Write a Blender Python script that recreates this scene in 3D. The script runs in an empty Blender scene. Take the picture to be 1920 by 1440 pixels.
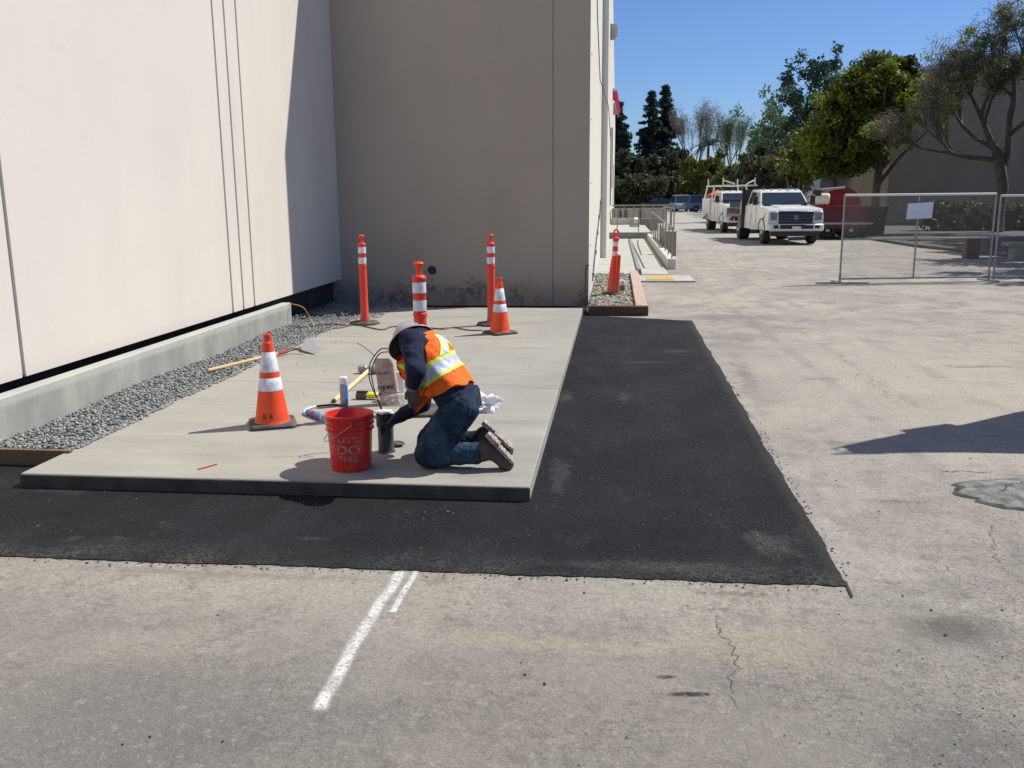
import bpy, math, random
import numpy as np
from mathutils import Vector, Matrix, noise as mnoise
R = math.radians
rnd = random.Random(7)
nr = np.random.default_rng(11)
scene = bpy.context.scene
COL = scene.collection

# ------------------------------------------------------------------ camera, sky, sun, exposure
F_PX, YAW, PITCH, ROLL, CAM_H = 1715.0, 0.113, 0.203, -0.009, 1.85
cy_, sy_ = math.cos(YAW), math.sin(YAW)
c_f = Vector((-sy_*math.cos(PITCH), cy_*math.cos(PITCH), -math.sin(PITCH)))
c_r0 = Vector((cy_, sy_, 0)); c_u0 = c_r0.cross(c_f)
c_r = c_r0*math.cos(ROLL) + c_u0*math.sin(ROLL)
c_u = -c_r0*math.sin(ROLL) + c_u0*math.cos(ROLL)
CAM = Vector((0, 0, CAM_H))
cam = bpy.data.cameras.new('camera'); co = bpy.data.objects.new('camera', cam); COL.objects.link(co)
cam.sensor_width = 36; cam.lens = 36*F_PX/1920; cam.clip_start = .05; cam.clip_end = 3000
m = Matrix.Identity(4)
for i, v in enumerate((c_r, c_u, -c_f)):
    for k in range(3): m[k][i] = v[k]
m.translation = CAM
co.matrix_world = m
scene.camera = co

SUN_AZ, SUN_EL = 30.0, 50.0            # angle from +x towards +y, elevation
world = bpy.data.worlds.new('World'); scene.world = world; world.use_nodes = True
wn = world.node_tree; wn.nodes.clear()
sky = wn.nodes.new('ShaderNodeTexSky'); sky.sky_type = 'NISHITA'; sky.sun_disc = False
sky.sun_elevation = R(SUN_EL); sky.sun_rotation = R(90-SUN_AZ)
sky.altitude = 50; sky.air_density = 1.0; sky.dust_density = .15; sky.ozone_density = 2.0
bg = wn.nodes.new('ShaderNodeBackground'); bg.inputs[1].default_value = .062
wo = wn.nodes.new('ShaderNodeOutputWorld')
tint = wn.nodes.new('ShaderNodeVectorMath'); tint.operation = 'MULTIPLY'; tint.inputs[1].default_value = (.77, 1.0, 1.46)   # the phone's cool, saturated sky
wn.links.new(sky.outputs[0], tint.inputs[0]); wn.links.new(tint.outputs[0], bg.inputs[0]); wn.links.new(bg.outputs[0], wo.inputs[0])
sl = bpy.data.lights.new('sun', 'SUN'); sl.energy = 4.75; sl.angle = R(.53); sl.color = (1, .955, .89)
so = bpy.data.objects.new('sun', sl); COL.objects.link(so)
to_sun = Vector((math.cos(R(SUN_EL))*math.cos(R(SUN_AZ)), math.cos(R(SUN_EL))*math.sin(R(SUN_AZ)), math.sin(R(SUN_EL))))
so.rotation_euler = to_sun.to_track_quat('Z', 'Y').to_euler(); so.location = (30, 20, 40)
scene.view_settings.view_transform = 'Standard'; scene.view_settings.look = 'None'
scene.view_settings.exposure = .24; scene.view_settings.gamma = 1
scene.cycles.max_bounces = 6; scene.cycles.transparent_max_bounces = 12
scene.cycles.use_denoising = True

# ------------------------------------------------------------------ small helpers
def ray(px, py): return c_f + c_r*((px-960)/F_PX) + c_u*((720-py)/F_PX)
def at(px, py, y):                      # point at distance y seen at a pixel of the photograph
    d = ray(px, py); return CAM + d*(y/d.y)
def gr(px, py, z=0.0):                  # point at height z
    d = ray(px, py); return CAM + d*((z-CAM_H)/d.z)
def atxz(px, y, z):                     # x so that the point at y,z shows at pixel column px
    k = (px-960)/F_PX
    w = c_r - c_f*k
    return Vector((-(w.y*y + w.z*(z-CAM_H))/w.x, y, z))

def gx(px, y): return atxz(px, y, 1.0).x

class MB:
    def __init__(s): s.v = []; s.f = []; s.mi = []; s.uv = None
    def add(s, vs, fs, mi=0):
        o = len(s.v); s.v += [tuple(v) for v in vs]
        s.f += [tuple(i+o for i in f) for f in fs]; s.mi += [mi]*len(fs); return s
    def box(s, x0, x1, y0, y1, z0, z1, mi=0, b=0):
        if b > 0:
            vs = []; 
            X, Y = (x0, x1), (y0, y1)
            pts = lambda e, z: [(x0+e, y0+b if e == 0 else y0+e, z)]
            ring = lambda e, z: [(x0+e, y0+b+e, z), (x0+b+e, y0+e, z), (x1-b-e, y0+e, z), (x1-e, y0+b+e, z), (x1-e, y1-b-e, z), (x1-b-e, y1-e, z), (x0+b+e, y1-e, z), (x0+e, y1-b-e, z)]
            rs = [ring(b, z0), ring(0, z0+b), ring(0, z1-b), ring(b, z1)]
            return s.rings(rs, mi)
        vs = [(x, y, z) for z in (z0, z1) for x, y in ((x0, y0), (x1, y0), (x1, y1), (x0, y1))]
        return s.add(vs, [(3, 2, 1, 0), (4, 5, 6, 7), (0, 1, 5, 4), (1, 2, 6, 5), (2, 3, 7, 6), (3, 0, 4, 7)], mi)
    def rings(s, rs, mi=0, cap=True, closed=True):
        n = len(rs[0]); vs = [p for r in rs for p in r]; fs = []
        for k in range(len(rs)-1):
            for i in range(n if closed else n-1):
                j = (i+1) % n
                fs.append((k*n+i, k*n+j, (k+1)*n+j, (k+1)*n+i))
        if cap: fs.append(tuple(range(n-1, -1, -1))); fs.append(tuple((len(rs)-1)*n+i for i in range(n)))
        return s.add(vs, fs, mi)
    def lathe(s, prof, n=24, c=(0, 0, 0), axis=None, mi=0, cap=True, sy=1.0):
        q = Vector((0, 0, 1)).rotation_difference(Vector(axis)).to_matrix() if axis is not None else None
        rs = []
        for r, z in prof:
            ring = []
            for i in range(n):
                a = 2*math.pi*i/n; p = Vector((r*math.cos(a), r*math.sin(a)*sy, z))
                if q is not None: p = q @ p
                ring.append((p.x+c[0], p.y+c[1], p.z+c[2]))
            rs.append(ring)
        return s.rings(rs, mi, cap)
    def bar(s, a, b, r, n=6, r2=None, mi=0):
        a = Vector(a); b = Vector(b); d = b-a
        return s.lathe([(r, 0), (r if r2 is None else r2, d.length)], n, a, d, mi)
    def tube(s, pts, r, n=6, mi=0, taper=None):
        pts = [Vector(p) for p in pts]; rs = []
        up = Vector((.13, .21, 1)).normalized()
        for i, p in enumerate(pts):
            d = (pts[min(i+1, len(pts)-1)]-pts[max(i-1, 0)])
            if d.length < 1e-9: d = Vector((0, 0, 1))
            d.normalize(); a = d.cross(up)
            if a.length < .05: a = d.cross(Vector((1, 0, 0)))
            a.normalize(); b = d.cross(a)
            rr = r if taper is None else r + (taper-r)*i/(len(pts)-1)
            rs.append([tuple(p + a*(rr*math.cos(2*math.pi*k/n)) + b*(rr*math.sin(2*math.pi*k/n))) for k in range(n)])
        return s.rings(rs, mi)
    def prism(s, poly, y0, y1, mi=0, wf=None):   # poly in (x,z), extruded in y; wf scales half width by z
        f = (lambda x, z: 1.0) if wf is None else wf
        a = [(x, y0*f(x, z), z) for x, z in poly]; b = [(x, y1*f(x, z), z) for x, z in poly]
        n = len(poly); vs = a+b
        fs = [tuple(range(n)), tuple(range(2*n-1, n-1, -1))] + [(i, i+n, (i+1) % n+n, (i+1) % n) for i in range(n)]
        return s.add(vs, fs, mi)
    def plate(s, poly, z0, z1, mi=0):            # poly in (x,y)
        n = len(poly); vs = [(x, y, z1) for x, y in poly]+[(x, y, z0) for x, y in poly]
        return s.add(vs, [tuple(range(n)), tuple(range(2*n-1, n-1, -1))]+[(i, i+n, (i+1) % n+n, (i+1) % n) for i in range(n)], mi)
    def xf(s, M):
        s.v = [tuple(M @ Vector(v)) for v in s.v]; return s
    def mesh(s, name, mats, off=(0, 0, 0), smooth=False):
        me = bpy.data.meshes.new(name)
        ox, oy, oz = off
        me.from_pydata([(x-ox, y-oy, z-oz) for x, y, z in s.v], [], s.f)
        for mt in (mats if isinstance(mats, (list, tuple)) else [mats]): me.materials.append(mt)
        if any(s.mi): me.polygons.foreach_set('material_index', s.mi)
        me.validate(); me.update()
        if smooth: shade(me, smooth)
        return me
def shade(me, ang=40):
    import bmesh
    bm = bmesh.new(); bm.from_mesh(me)
    bmesh.ops.recalc_face_normals(bm, faces=bm.faces)
    th = math.cos(R(ang if ang is not True else 40))
    for f in bm.faces: f.smooth = True
    for e in bm.edges:
        if len(e.link_faces) == 2: e.smooth = e.link_faces[0].normal.dot(e.link_faces[1].normal) > th
    bm.to_mesh(me); bm.free()
def obj(name, mb, mats, parent=None, loc=None, smooth=35, w=False, **tags):
    """mb -> object. w: the geometry is in world coordinates, under an unrotated parent."""
    off = (0, 0, 0)
    if w:
        p = parent
        while p is not None: off = tuple(Vector(off)+p.location); p = p.parent
    me = mb if isinstance(mb, bpy.types.Mesh) else mb.mesh(name, mats, off, smooth)
    o = bpy.data.objects.new(name, me); COL.objects.link(o)
    if parent is not None: o.parent = parent
    if loc is not None: o.location = loc
    for k, v in tags.items(): o[k] = v
    return o
def thing(name, label, cat, loc=(0, 0, 0), rz=0, group=None):
    o = bpy.data.objects.new(name, None); COL.objects.link(o); o.empty_display_size = .1
    o.location = loc; o.rotation_euler = (0, 0, rz); o['label'] = label; o['category'] = cat
    if group: o['group'] = group
    return o
def dup(root, loc, rz=0, label=None, rot=None):
    def cp(o, parent):
        c = o.copy(); COL.objects.link(c); c.parent = parent
        for ch in list(o.children):
            if ch.name in kids: cp(ch, c)
        return c
    kids = {c.name for c in root.children_recursive}
    r = cp(root, None); r.location = loc; r.rotation_euler = rot or (0, 0, rz)
    if label: r['label'] = label
    return r

# ------------------------------------------------------------------ materials
class N:
    def __init__(s, name):
        s.m = bpy.data.materials.new(name); s.m.use_nodes = True; s.t = s.m.node_tree
        s.b = s.t.nodes['Principled BSDF']; s.out = s.t.nodes['Material Output']
        s.tc = s.t.nodes.new('ShaderNodeTexCoord'); s.co = s.tc.outputs['Object']
    def lk(s, a, b): s.t.links.new(a, b)
    def put(s, sock, v):
        if v is None: return
        if hasattr(v, 'links') or isinstance(v, bpy.types.NodeSocket): s.lk(v, sock)
        elif isinstance(v, (tuple, list)) and len(v) == 3 and sock.type == 'RGBA': sock.default_value = (*v, 1)
        else: sock.default_value = v
    def noise(s, sc, det=4, ro=.55, co=None, dist=0, stretch=None):
        n = s.t.nodes.new('ShaderNodeTexNoise'); c = co or s.co
        if stretch: c = s.vm('MULTIPLY', c, stretch)
        s.lk(c, n.inputs['Vector']); n.inputs['Scale'].default_value = sc
        n.inputs['Detail'].default_value = det; n.inputs['Roughness'].default_value = ro; n.inputs['Distortion'].default_value = dist
        return n.outputs[0]
    def vor(s, sc, feat='F1', rndm=1, co=None):
        n = s.t.nodes.new('ShaderNodeTexVoronoi'); n.feature = feat; s.lk(co or s.co, n.inputs['Vector'])
        n.inputs['Scale'].default_value = sc; n.inputs['Randomness'].default_value = rndm
        return n.outputs['Distance'], n.outputs['Color']
    def vm(s, op, a, b):
        n = s.t.nodes.new('ShaderNodeVectorMath'); n.operation = op; s.put(n.inputs[0], a); s.put(n.inputs[1], b); return n.outputs[0]
    def mt(s, op, a, b=None, c=None, clamp=False):
        n = s.t.nodes.new('ShaderNodeMath'); n.operation = op; n.use_clamp = clamp
        for i, v in enumerate((a, b, c)):
            if v is not None: s.put(n.inputs[i], v)
        return n.outputs[0]
    def ramp(s, v, lo, hi, a=0., b=1., smooth=True):
        n = s.t.nodes.new('ShaderNodeMapRange'); n.interpolation_type = 'SMOOTHSTEP' if smooth else 'LINEAR'
        s.put(n.inputs[0], v); n.inputs[1].default_value = lo; n.inputs[2].default_value = hi
        n.inputs[3].default_value = a; n.inputs[4].default_value = b; return n.outputs[0]
    def mix(s, f, a, b, mode='MIX'):
        n = s.t.nodes.new('ShaderNodeMix'); n.data_type = 'RGBA'; n.blend_type = mode
        s.put(n.inputs[0], f); s.put(n.inputs[6], a); s.put(n.inputs[7], b); return n.outputs[2]
    def xyz(s, co=None):
        n = s.t.nodes.new('ShaderNodeSeparateXYZ'); s.lk(co or s.co, n.inputs[0]); return n.outputs
    def spot(s, cx, cy, rx, ry, soft=.6, wob=.35, ang=0, nsc=3.0):   # soft stain with an uneven outline on a horizontal sheet
        x, y, z = s.xyz()
        dx = s.mt('SUBTRACT', x, cx); dy = s.mt('SUBTRACT', y, cy)
        ca, sa = math.cos(ang), math.sin(ang)
        u = s.mt('ADD', s.mt('MULTIPLY', dx, ca/rx), s.mt('MULTIPLY', dy, sa/rx))
        v = s.mt('ADD', s.mt('MULTIPLY', dx, -sa/ry), s.mt('MULTIPLY', dy, ca/ry))
        d = s.mt('SQRT', s.mt('ADD', s.mt('MULTIPLY', u, u), s.mt('MULTIPLY', v, v)))
        nn = s.mt('MULTIPLY', s.mt('SUBTRACT', s.noise(nsc/min(rx, ry)*.35, 5, .65), .5), wob*4)
        return s.ramp(s.mt('ADD', d, nn), 1, 1-soft)
    def bump(s, h, st=.3, dist=.01, prev=None):
        n = s.t.nodes.new('ShaderNodeBump'); n.inputs['Strength'].default_value = st; n.inputs['Distance'].default_value = dist
        s.lk(h, n.inputs['Height'])
        if prev is not None: s.lk(prev, n.inputs['Normal'])
        return n.outputs[0]
    def fin(s, col, rough=.8, metal=0, normal=None, spec=.5, alpha=None, **kw):
        s.put(s.b.inputs['Base Color'], col); s.put(s.b.inputs['Roughness'], rough); s.put(s.b.inputs['Metallic'], metal)
        s.put(s.b.inputs['Specular IOR Level'], spec)
        if normal is not None: s.lk(normal, s.b.inputs['Normal'])
        if alpha is not None: s.put(s.b.inputs['Alpha'], alpha)
        for k, v in kw.items(): s.put(s.b.inputs[k.replace('_', ' ')], v)
        return s.m
def mat(name, c1, c2=None, sc=8, rough=.6, metal=0, bs=0, bsc=60, spec=.5, dirt=None, dsc=6, **kw):
    n = N(name); c = c1
    if c2 is not None: c = n.mix(n.ramp(n.noise(sc, 5, .6), .35, .65), c1, c2)
    if dirt is not None:
        c = n.mix(n.ramp(n.noise(dsc, 6, .7), .5, .72), c, dirt)
    nm = n.bump(n.noise(bsc, 4, .6), bs, .01) if bs else None
    return n.fin(c, rough, metal, nm, spec, **kw)

M = {}
def build_mats():
    # old asphalt, dusty
    n = N('old_asphalt')
    big = n.noise(.35, 5, .6); mid = n.noise(1.7, 6, .62, stretch=(1, 1, 1)); tiny = n.noise(160, 3, .7); fine = n.noise(45, 4, .7)
    c = n.mix(n.ramp(big, .36, .62), (.325, .293, .258), (.43, .395, .315))
    c = n.mix(n.ramp(mid, .46, .66, 0, .8), c, (.235, .216, .198))
    c = n.mix(n.mt('MULTIPLY', n.ramp(n.noise(1.15, 7, .7, stretch=(1, .6, 1)), .49, .62), .8), c, (.43, .40, .335))
    c = n.mix(n.mt('MULTIPLY', n.ramp(n.noise(4.5, 8, .8), .49, .64), .6), c, (.21, .195, .18))
    x, y, z = n.xyz()
    near = n.ramp(n.mt('ADD', y, n.mt('MULTIPLY', n.noise(.8, 4), 3.0)), 4.1, 6.4, 1, 0)
    c = n.mix(n.mt('MULTIPLY', near, .8), c, (.225, .205, .175))
    # pale dusted strip beside the saw cut
    c = n.mix(n.mt('MULTIPLY', n.spot(-1.3, 4.0, 5.0, .45, .9, .2, 0, 1.5), .55), c, (.40, .375, .305))
    c = n.mix(n.mt('MULTIPLY', n.spot(3.2, 9.0, 2.8, 5.6, .8, .25), .6), c, (.47, .425, .35))
    # greenish grey worn zone on the left foreground
    c = n.mix(n.mt('MULTIPLY', n.spot(-1.6, 2.75, 1.1, .75, .8, .3), .7), c, (.15, .155, .142))
    c = n.mix(n.mt('MULTIPLY', n.spot(1.45, 3.85, .42, .22, .9, .25), .85), c, (.085, .08, .07))
    c = n.mix(n.mt('MULTIPLY', n.spot(1.25, 2.9, .5, .35, .8, .35), .75), c, (.14, .145, .13))
    c = n.mix(n.mt('MULTIPLY', n.spot(.30, 3.2, .11, .022, .5, .45, .1), 1.0), c, (.018, .018, .015))
    c = n.mix(n.mt('MULTIPLY', n.spot(.22, 3.32, .05, .018, .5, .45, .1), 1.0), c, (.04, .04, .035))
    c = n.mix(n.mt('MULTIPLY', n.spot(.62, 3.6, .5, .3, .9, .4), .5), c, (.37, .335, .235))
    c = n.mix(n.mt('MULTIPLY', n.spot(1.75, 14.2, 1.1, .5, .8, .5), .6), c, (.17, .155, .14))
    c = n.mix(n.mt('MULTIPLY', n.spot(2.1, 13.2, .4, 1.0, .8, .5, .5), .4), c, (.17, .155, .14))
    c = n.mix(n.mt('MULTIPLY', n.spot(1.2, 22.0, 1.0, 6.0, .6, .2), .4), c, (.19, .175, .165))
    # faint tyre tracks along the lot
    for cx, wd, a in ((1.95, .10, .45), (3.1, .13, .38), (2.45, .07, .3)):
        tr = n.mt('ABSOLUTE', n.mt('SUBTRACT', x, n.mt('ADD', cx, n.mt('MULTIPLY', n.mt('SINE', n.mt('MULTIPLY', y, .22)), .22))))
        tr = n.mt('MULTIPLY', n.ramp(tr, wd, wd*.3), n.ramp(n.noise(1.1, 5, .7), .42, .62))
        c = n.mix(n.mt('MULTIPLY', tr, a), c, (.21, .195, .18))
    # far lane is greyer
    c = n.mix(n.ramp(y, 22, 60, 0, .75), c, (.42, .405, .38))
    # aggregate speckle, dark pits and pale stones
    d2, _ = n.vor(38)
    bare = n.ramp(n.noise(1.3, 6, .65), .40, .58)
    rt = n.ramp(n.mt('ADD', x, n.mt('MULTIPLY', y, -.5)), -2.6, .4)
    nearf = n.ramp(y, 9, 3.2, .25, 1)
    worn = n.mt('MULTIPLY', n.mt('ADD', n.mt('MULTIPLY', bare, .65), .35), nearf)
    c = n.mix(n.mt('MULTIPLY', n.ramp(n.noise(10, 8, .8), .47, .62), n.mt('MULTIPLY', worn, .55)), c, (.13, .115, .098))
    c = n.mix(n.mt('MULTIPLY', n.ramp(n.noise(24, 6, .8), .50, .62), n.mt('MULTIPLY', worn, .55)), c, (.12, .11, .10))
    c = n.mix(n.mt('MULTIPLY', n.ramp(n.noise(18, 7, .8), .52, .64), n.mt('MULTIPLY', nearf, .38)), c, (.47, .44, .385))
    pit = n.mt('MULTIPLY', n.ramp(n.noise(70, 3, .65), .56, .63), n.mt('MULTIPLY', worn, n.ramp(rt, 0, 1, .5, 1)))
    c = n.mix(n.mt('MULTIPLY', pit, .85), c, (.06, .056, .052))
    c = n.mix(n.mt('MULTIPLY', n.ramp(n.noise(88, 3, .6), .60, .68), n.mt('MULTIPLY', nearf, .45)), c, (.50, .48, .44))
    c = n.mix(n.mt('MULTIPLY', n.ramp(d2, .13, .05), n.ramp(n.noise(2.2, 4), .5, .6, 0, .8)), c, (.055, .05, .046))
    for a, col_, k_ in (((.62, 4.12, .20, .035, .8, .8), (.16, .13, .07), .8), ((-1.9, 4.12, 1.5, .05, .8, .9), (.22, .19, .15), .6), ((-2.2, 3.55, .5, .05, .8, .9), (.21, .175, .16), .5), ((-.2, 3.55, .8, .12, .9, .7), (.40, .36, .27), .5),
                        ((1.7, 6.9, .22, .10, .9, .9), (.17, .15, .13), .6), ((1.35, 9.5, .14, 1.4, .9, .9, -.05), (.19, .17, .145), .6), ((2.05, 9.4, .3, .12, .9, .9), (.20, .18, .15), .6), ((2.9, 7.2, .2, .05, .8, .9), (.2, .18, .15), .6), ((1.75, 5.55, .18, .04, .8, .9), (.14, .12, .10), .7), ((3.9, 10.2, .5, .10, .9, .9), (.14, .125, .105), .7), ((1.55, 12.2, .6, .9, .9, .8), (.21, .19, .165), .55), ((.62, 3.85, .10, .12, .9, .9), (.2, .185, .19), .6)):
        c = n.mix(n.mt('MULTIPLY', n.spot(*a), k_), c, col_)
    c = n.mix(n.ramp(fine, .40, .62, .0, .34), c, (.16, .15, .14))
    h = n.mt('ADD', n.mt('MULTIPLY', tiny, .5), n.mt('ADD', fine, n.mt('MULTIPLY', n.noise(18, 6, .75), 1.5)))
    nm = n.bump(h, .55, .014); M['asph'] = n.fin(c, .92, 0, nm, .25)
    # fresh asphalt
    n = N('fresh_asphalt')
    c = n.mix(n.ramp(n.noise(.9, 6, .65), .35, .68), (.0125, .0123, .0148), (.0225, .0222, .026))
    x, y, z = n.xyz()
    c = n.mix(n.mt('MULTIPLY', n.ramp(n.noise(2.6, 6, .7, stretch=(1, .55, 1)), .56, .76), .35), c, (.09, .088, .085))
    sp = n.ramp(n.noise(90, 3, .7), .35, .62)
    for a in ((.35, 4.40, .75, .12, 1, .5), (.85, 4.75, .2, .3, 1, .9), (-.44, 8.3, .10, .30, 1, .5), (-3.6, 5.45, .6, .25, 1, .5)):
        c = n.mix(n.mt('MULTIPLY', n.mt('MULTIPLY', n.spot(*a), sp), .42), c, (.21, .205, .175))
    for a in ((-2.98, 4.5, .09, .05, .8, .7, .4), (-2.72, 4.52, .09, .045, .8, .7, -.3), (-1.65, 4.62, .12, .03, .8, .7), (.1, 8.35, .08, .3, .8, .7), (.35, 10.2, .35, .1, .8, .8), (-.35, 5.9, .1, .5, .8, .7), (.75, 11.0, .3, .16, .8, .8)):
        c = n.mix(n.mt('MULTIPLY', n.spot(*a), .26), c, (.15, .147, .14))
    c = n.mix(n.mt('MULTIPLY', n.ramp(x, 1.02, 1.14), .3), c, (.13, .12, .10))
    c = n.mix(n.mt('MULTIPLY', n.ramp(n.noise(1.4, 6, .7, stretch=(1.6, .5, 1)), .50, .66), .45), c, (.034, .033, .037))
    c = n.mix(n.ramp(n.noise(75, 4, .7), .53, .62, 0, .6), c, (.006, .006, .007))
    c = n.mix(n.mt('MULTIPLY', n.ramp(n.noise(80, 3, .65), .57, .66), n.ramp(n.noise(1.1, 5, .7), .45, .62, .12, .55)), c, (.12, .118, .112))
    edge = n.mt('MULTIPLY', n.ramp(y, 4.62, 4.27), n.ramp(n.noise(60, 3, .75), .46, .56))
    c = n.mix(n.mt('MULTIPLY', edge, n.ramp(n.noise(1.2, 5, .7), .42, .6, .1, .5)), c, (.16, .155, .13))
    nm = n.bump(n.mt('ADD', n.noise(85, 4, .75), n.mt('MULTIPLY', n.noise(9, 5, .6), .9)), 1.0, .016)
    M['fresh'] = n.fin(c, n.ramp(n.noise(50, 3), .3, .7, .75, .95), 0, nm, .2)
    # new concrete slab
    n = N('slab_concrete')
    c = n.mix(n.ramp(n.noise(.9, 6, .6), .34, .66), (.350, .333, .280), (.305, .294, .255))
    c = n.mix(n.mt('MULTIPLY', n.ramp(n.noise(1.6, 6, .65, stretch=(.35, 2.0, 1)), .5, .7), .4), c, (.43, .41, .345))
    c = n.mix(n.mt('MULTIPLY', n.ramp(n.noise(2.3, 6, .7, stretch=(.3, 1.6, 1)), .50, .70), .55), c, (.215, .203, .175))
    c = n.mix(n.ramp(n.noise(55, 4, .6), .4, .7, 0, .16), c, (.18, .17, .145))
    c = n.mix(n.mt('MULTIPLY', n.spot(-2.35, 9.05, .28, .5, .9, .5, .5), .5), c, (.13, .128, .12))
    c = n.mix(n.mt('MULTIPLY', n.spot(-1.15, 10.2, .6, .15, .9, .5), .3), c, (.16, .15, .13))
    c = n.mix(n.mt('MULTIPLY', n.spot(-2.6, 5.50, 2.6, .06, .9, .3), .35), c, (.22, .2, .17))
    d, _ = n.vor(5.5); c = n.mix(n.ramp(d, .035, .02, 0, .7), c, (.12, .11, .1))
    nm = n.bump(n.mt('ADD', n.noise(70, 3, .6), n.mt('MULTIPLY', n.noise(5, 4, .5, stretch=(.4, 1.6, 1)), 2)), .16, .006)
    M['slab'] = n.fin(c, .78, 0, nm, .35)
    # curb concrete with vertical streaks
    n = N('curb_concrete')
    c = n.mix(n.ramp(n.noise(2.2, 6, .65, stretch=(1, 1, .45)), .34, .66), (.375, .375, .325), (.26, .265, .235))
    c = n.mix(n.mt('MULTIPLY', n.ramp(n.noise(2.8, 6, .7, stretch=(1, 1, .25)), .56, .74), .6), c, (.42, .43, .39))
    x, y, z = n.xyz()
    c = n.mix(n.mt('MULTIPLY', n.mt('MULTIPLY', n.ramp(y, 10.0, 11.8), n.ramp(n.noise(6, 6, .7), .48, .62)), .75), c, (.11, .095, .085))
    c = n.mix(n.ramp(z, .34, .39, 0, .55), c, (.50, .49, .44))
    nm = n.bump(n.mt('ADD', n.noise(40, 4, .6), n.noise(3, 3)), .25, .008); M['curb'] = n.fin(c, .85, 0, nm, .3)
    # stucco
    def stucco(nm_, a, b, grime=False, seed=0):
        n = N(nm_); c = n.mix(n.ramp(n.noise(.45, 5, .6), .3, .7), a, b)
        c = n.mix(n.ramp(n.noise(1.1, 6, .6, stretch=(1, 1, .3)), .45, .75, 0, .25), c, tuple(v*.84 for v in a))
        x, y, z = n.xyz()
        for (yy, zz, s_, k_) in ((10.46, .98, .07, .5), (12.45, 1.12, .04, .5), (8.2, 1.33, .05, .25), (11.2, 1.35, .05, .3)):
            dd = n.mt('ADD', n.mt('POWER', n.mt('SUBTRACT', y, yy), 2.0), n.mt('POWER', n.mt('SUBTRACT', z, zz), 2.0))
            f = n.mt('MULTIPLY', n.ramp(n.mt('SQRT', dd), s_, s_*.4), n.ramp(n.noise(26, 4, .7), .45, .6))
            c = n.mix(n.mt('MULTIPLY', f, k_), c, (.24, .21, .17))
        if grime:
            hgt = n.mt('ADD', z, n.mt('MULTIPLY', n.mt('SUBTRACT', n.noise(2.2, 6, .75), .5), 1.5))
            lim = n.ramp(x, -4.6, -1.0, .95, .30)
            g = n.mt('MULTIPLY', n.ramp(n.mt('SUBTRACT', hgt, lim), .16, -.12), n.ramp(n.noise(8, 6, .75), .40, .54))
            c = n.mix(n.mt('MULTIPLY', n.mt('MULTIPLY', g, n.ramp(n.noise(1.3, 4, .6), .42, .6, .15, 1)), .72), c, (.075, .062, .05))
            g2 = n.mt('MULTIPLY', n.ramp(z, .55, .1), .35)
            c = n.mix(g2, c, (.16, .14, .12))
        h = n.mt('ADD', n.noise(120, 4, .65), n.mt('MULTIPLY', n.noise(14, 4, .6), 1.2))
        return n.fin(c, .9, 0, n.bump(h, .22, .006), .25)
    M['stucco'] = stucco('stucco', (.61, .56, .495), (.65, .60, .525))
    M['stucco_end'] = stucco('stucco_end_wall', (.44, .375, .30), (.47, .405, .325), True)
    M['stucco_side'] = stucco('stucco_side', (.62, .60, .52), (.66, .635, .55))
    M['stucco_brown'] = stucco('stucco_brown', (.34, .27, .19), (.39, .31, .22))
    M['recess'] = mat('shade_dark_recess', (.030, .028, .027), (.05, .045, .04), 3, .95)  # near-black colour carries the shade of the recess under the wall
    # stones
    def stone(nm_, a, b):
        n = N(nm_); at_ = n.t.nodes.new('ShaderNodeAttribute'); at_.attribute_name = 'tone'
        c = n.mix(at_.outputs['Fac'], a, b); c = n.mix(n.ramp(n.noise(90, 3), .4, .65, 0, .4), c, tuple(v*.5 for v in a))
        return n.fin(c, .85, 0, n.bump(n.noise(140, 3), .3, .004), .3)
    M['gravel'] = stone('grey_gravel', (.13, .135, .128), (.46, .47, .44))
    M['river'] = stone('river_stone', (.17, .16, .13), (.52, .49, .40))
    M['crumb'] = stone('asphalt_crumb', (.02, .02, .02), (.10, .095, .09))
    M['dirt'] = mat('dirt', (.12, .105, .085), (.07, .062, .05), 8, .95, bs=.4)
    M['gravelbed'] = mat('gravel_bed', (.11, .115, .11), (.20, .21, .2), 40, .95, bs=.8, bsc=60)
    M['cement'] = mat('patch_concrete', (.27, .27, .245), (.13, .13, .115), 9, .95, bs=1.0, bsc=30, spec=.15, dirt=(.05, .046, .04), dsc=8)
    # cones
    n = N('cone_orange'); c = n.mix(n.ramp(n.noise(5, 5, .6), .35, .7), (.86, .088, .018), (.74, .065, .018))
    c = n.mix(n.ramp(n.noise(13, 7, .8), .55, .68, 0, .55), c, (.34, .10, .05)); M['orange'] = n.fin(c, .48, 0, n.bump(n.noise(60, 3), .08, .004), .4)
    n = N('post_orange'); c = n.mix(n.ramp(n.noise(11, 7, .75), .4, .65), (.80, .055, .022), (.58, .05, .03))
    x, y, z = n.xyz(); c = n.mix(n.mt('MULTIPLY', n.ramp(z, .45, .05), n.ramp(n.noise(12, 5, .7), .35, .7)), c, (.45, .16, .11)); M['orange2'] = n.fin(c, .5, 0, None, .4)
    M['white_band'] = mat('reflective_white', (.72, .74, .78), (.60, .62, .67), 22, .38, bs=.25, bsc=40, dirt=(.40, .38, .36), dsc=10)
    M['rubber'] = mat('black_rubber', (.045, .042, .038), (.085, .08, .07), 9, .8, bs=.3, bsc=80, dirt=(.14, .13, .11), dsc=7)
    M['print'] = mat('black_print', (.02, .015, .015), None, rough=.7)
    # generic
    M['bucket'] = mat('bucket_red', (.72, .022, .016), (.60, .020, .014), 5, .33, bs=.03, bsc=30, dirt=(.42, .10, .085), dsc=11)
    M['bucketprint'] = mat('bucket_print', (.33, .12, .11), (.48, .30, .28), 30, .6)
    M['steel'] = mat('galvanised_steel', (.42, .43, .44), (.30, .31, .32), 12, .45, .75)
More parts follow.
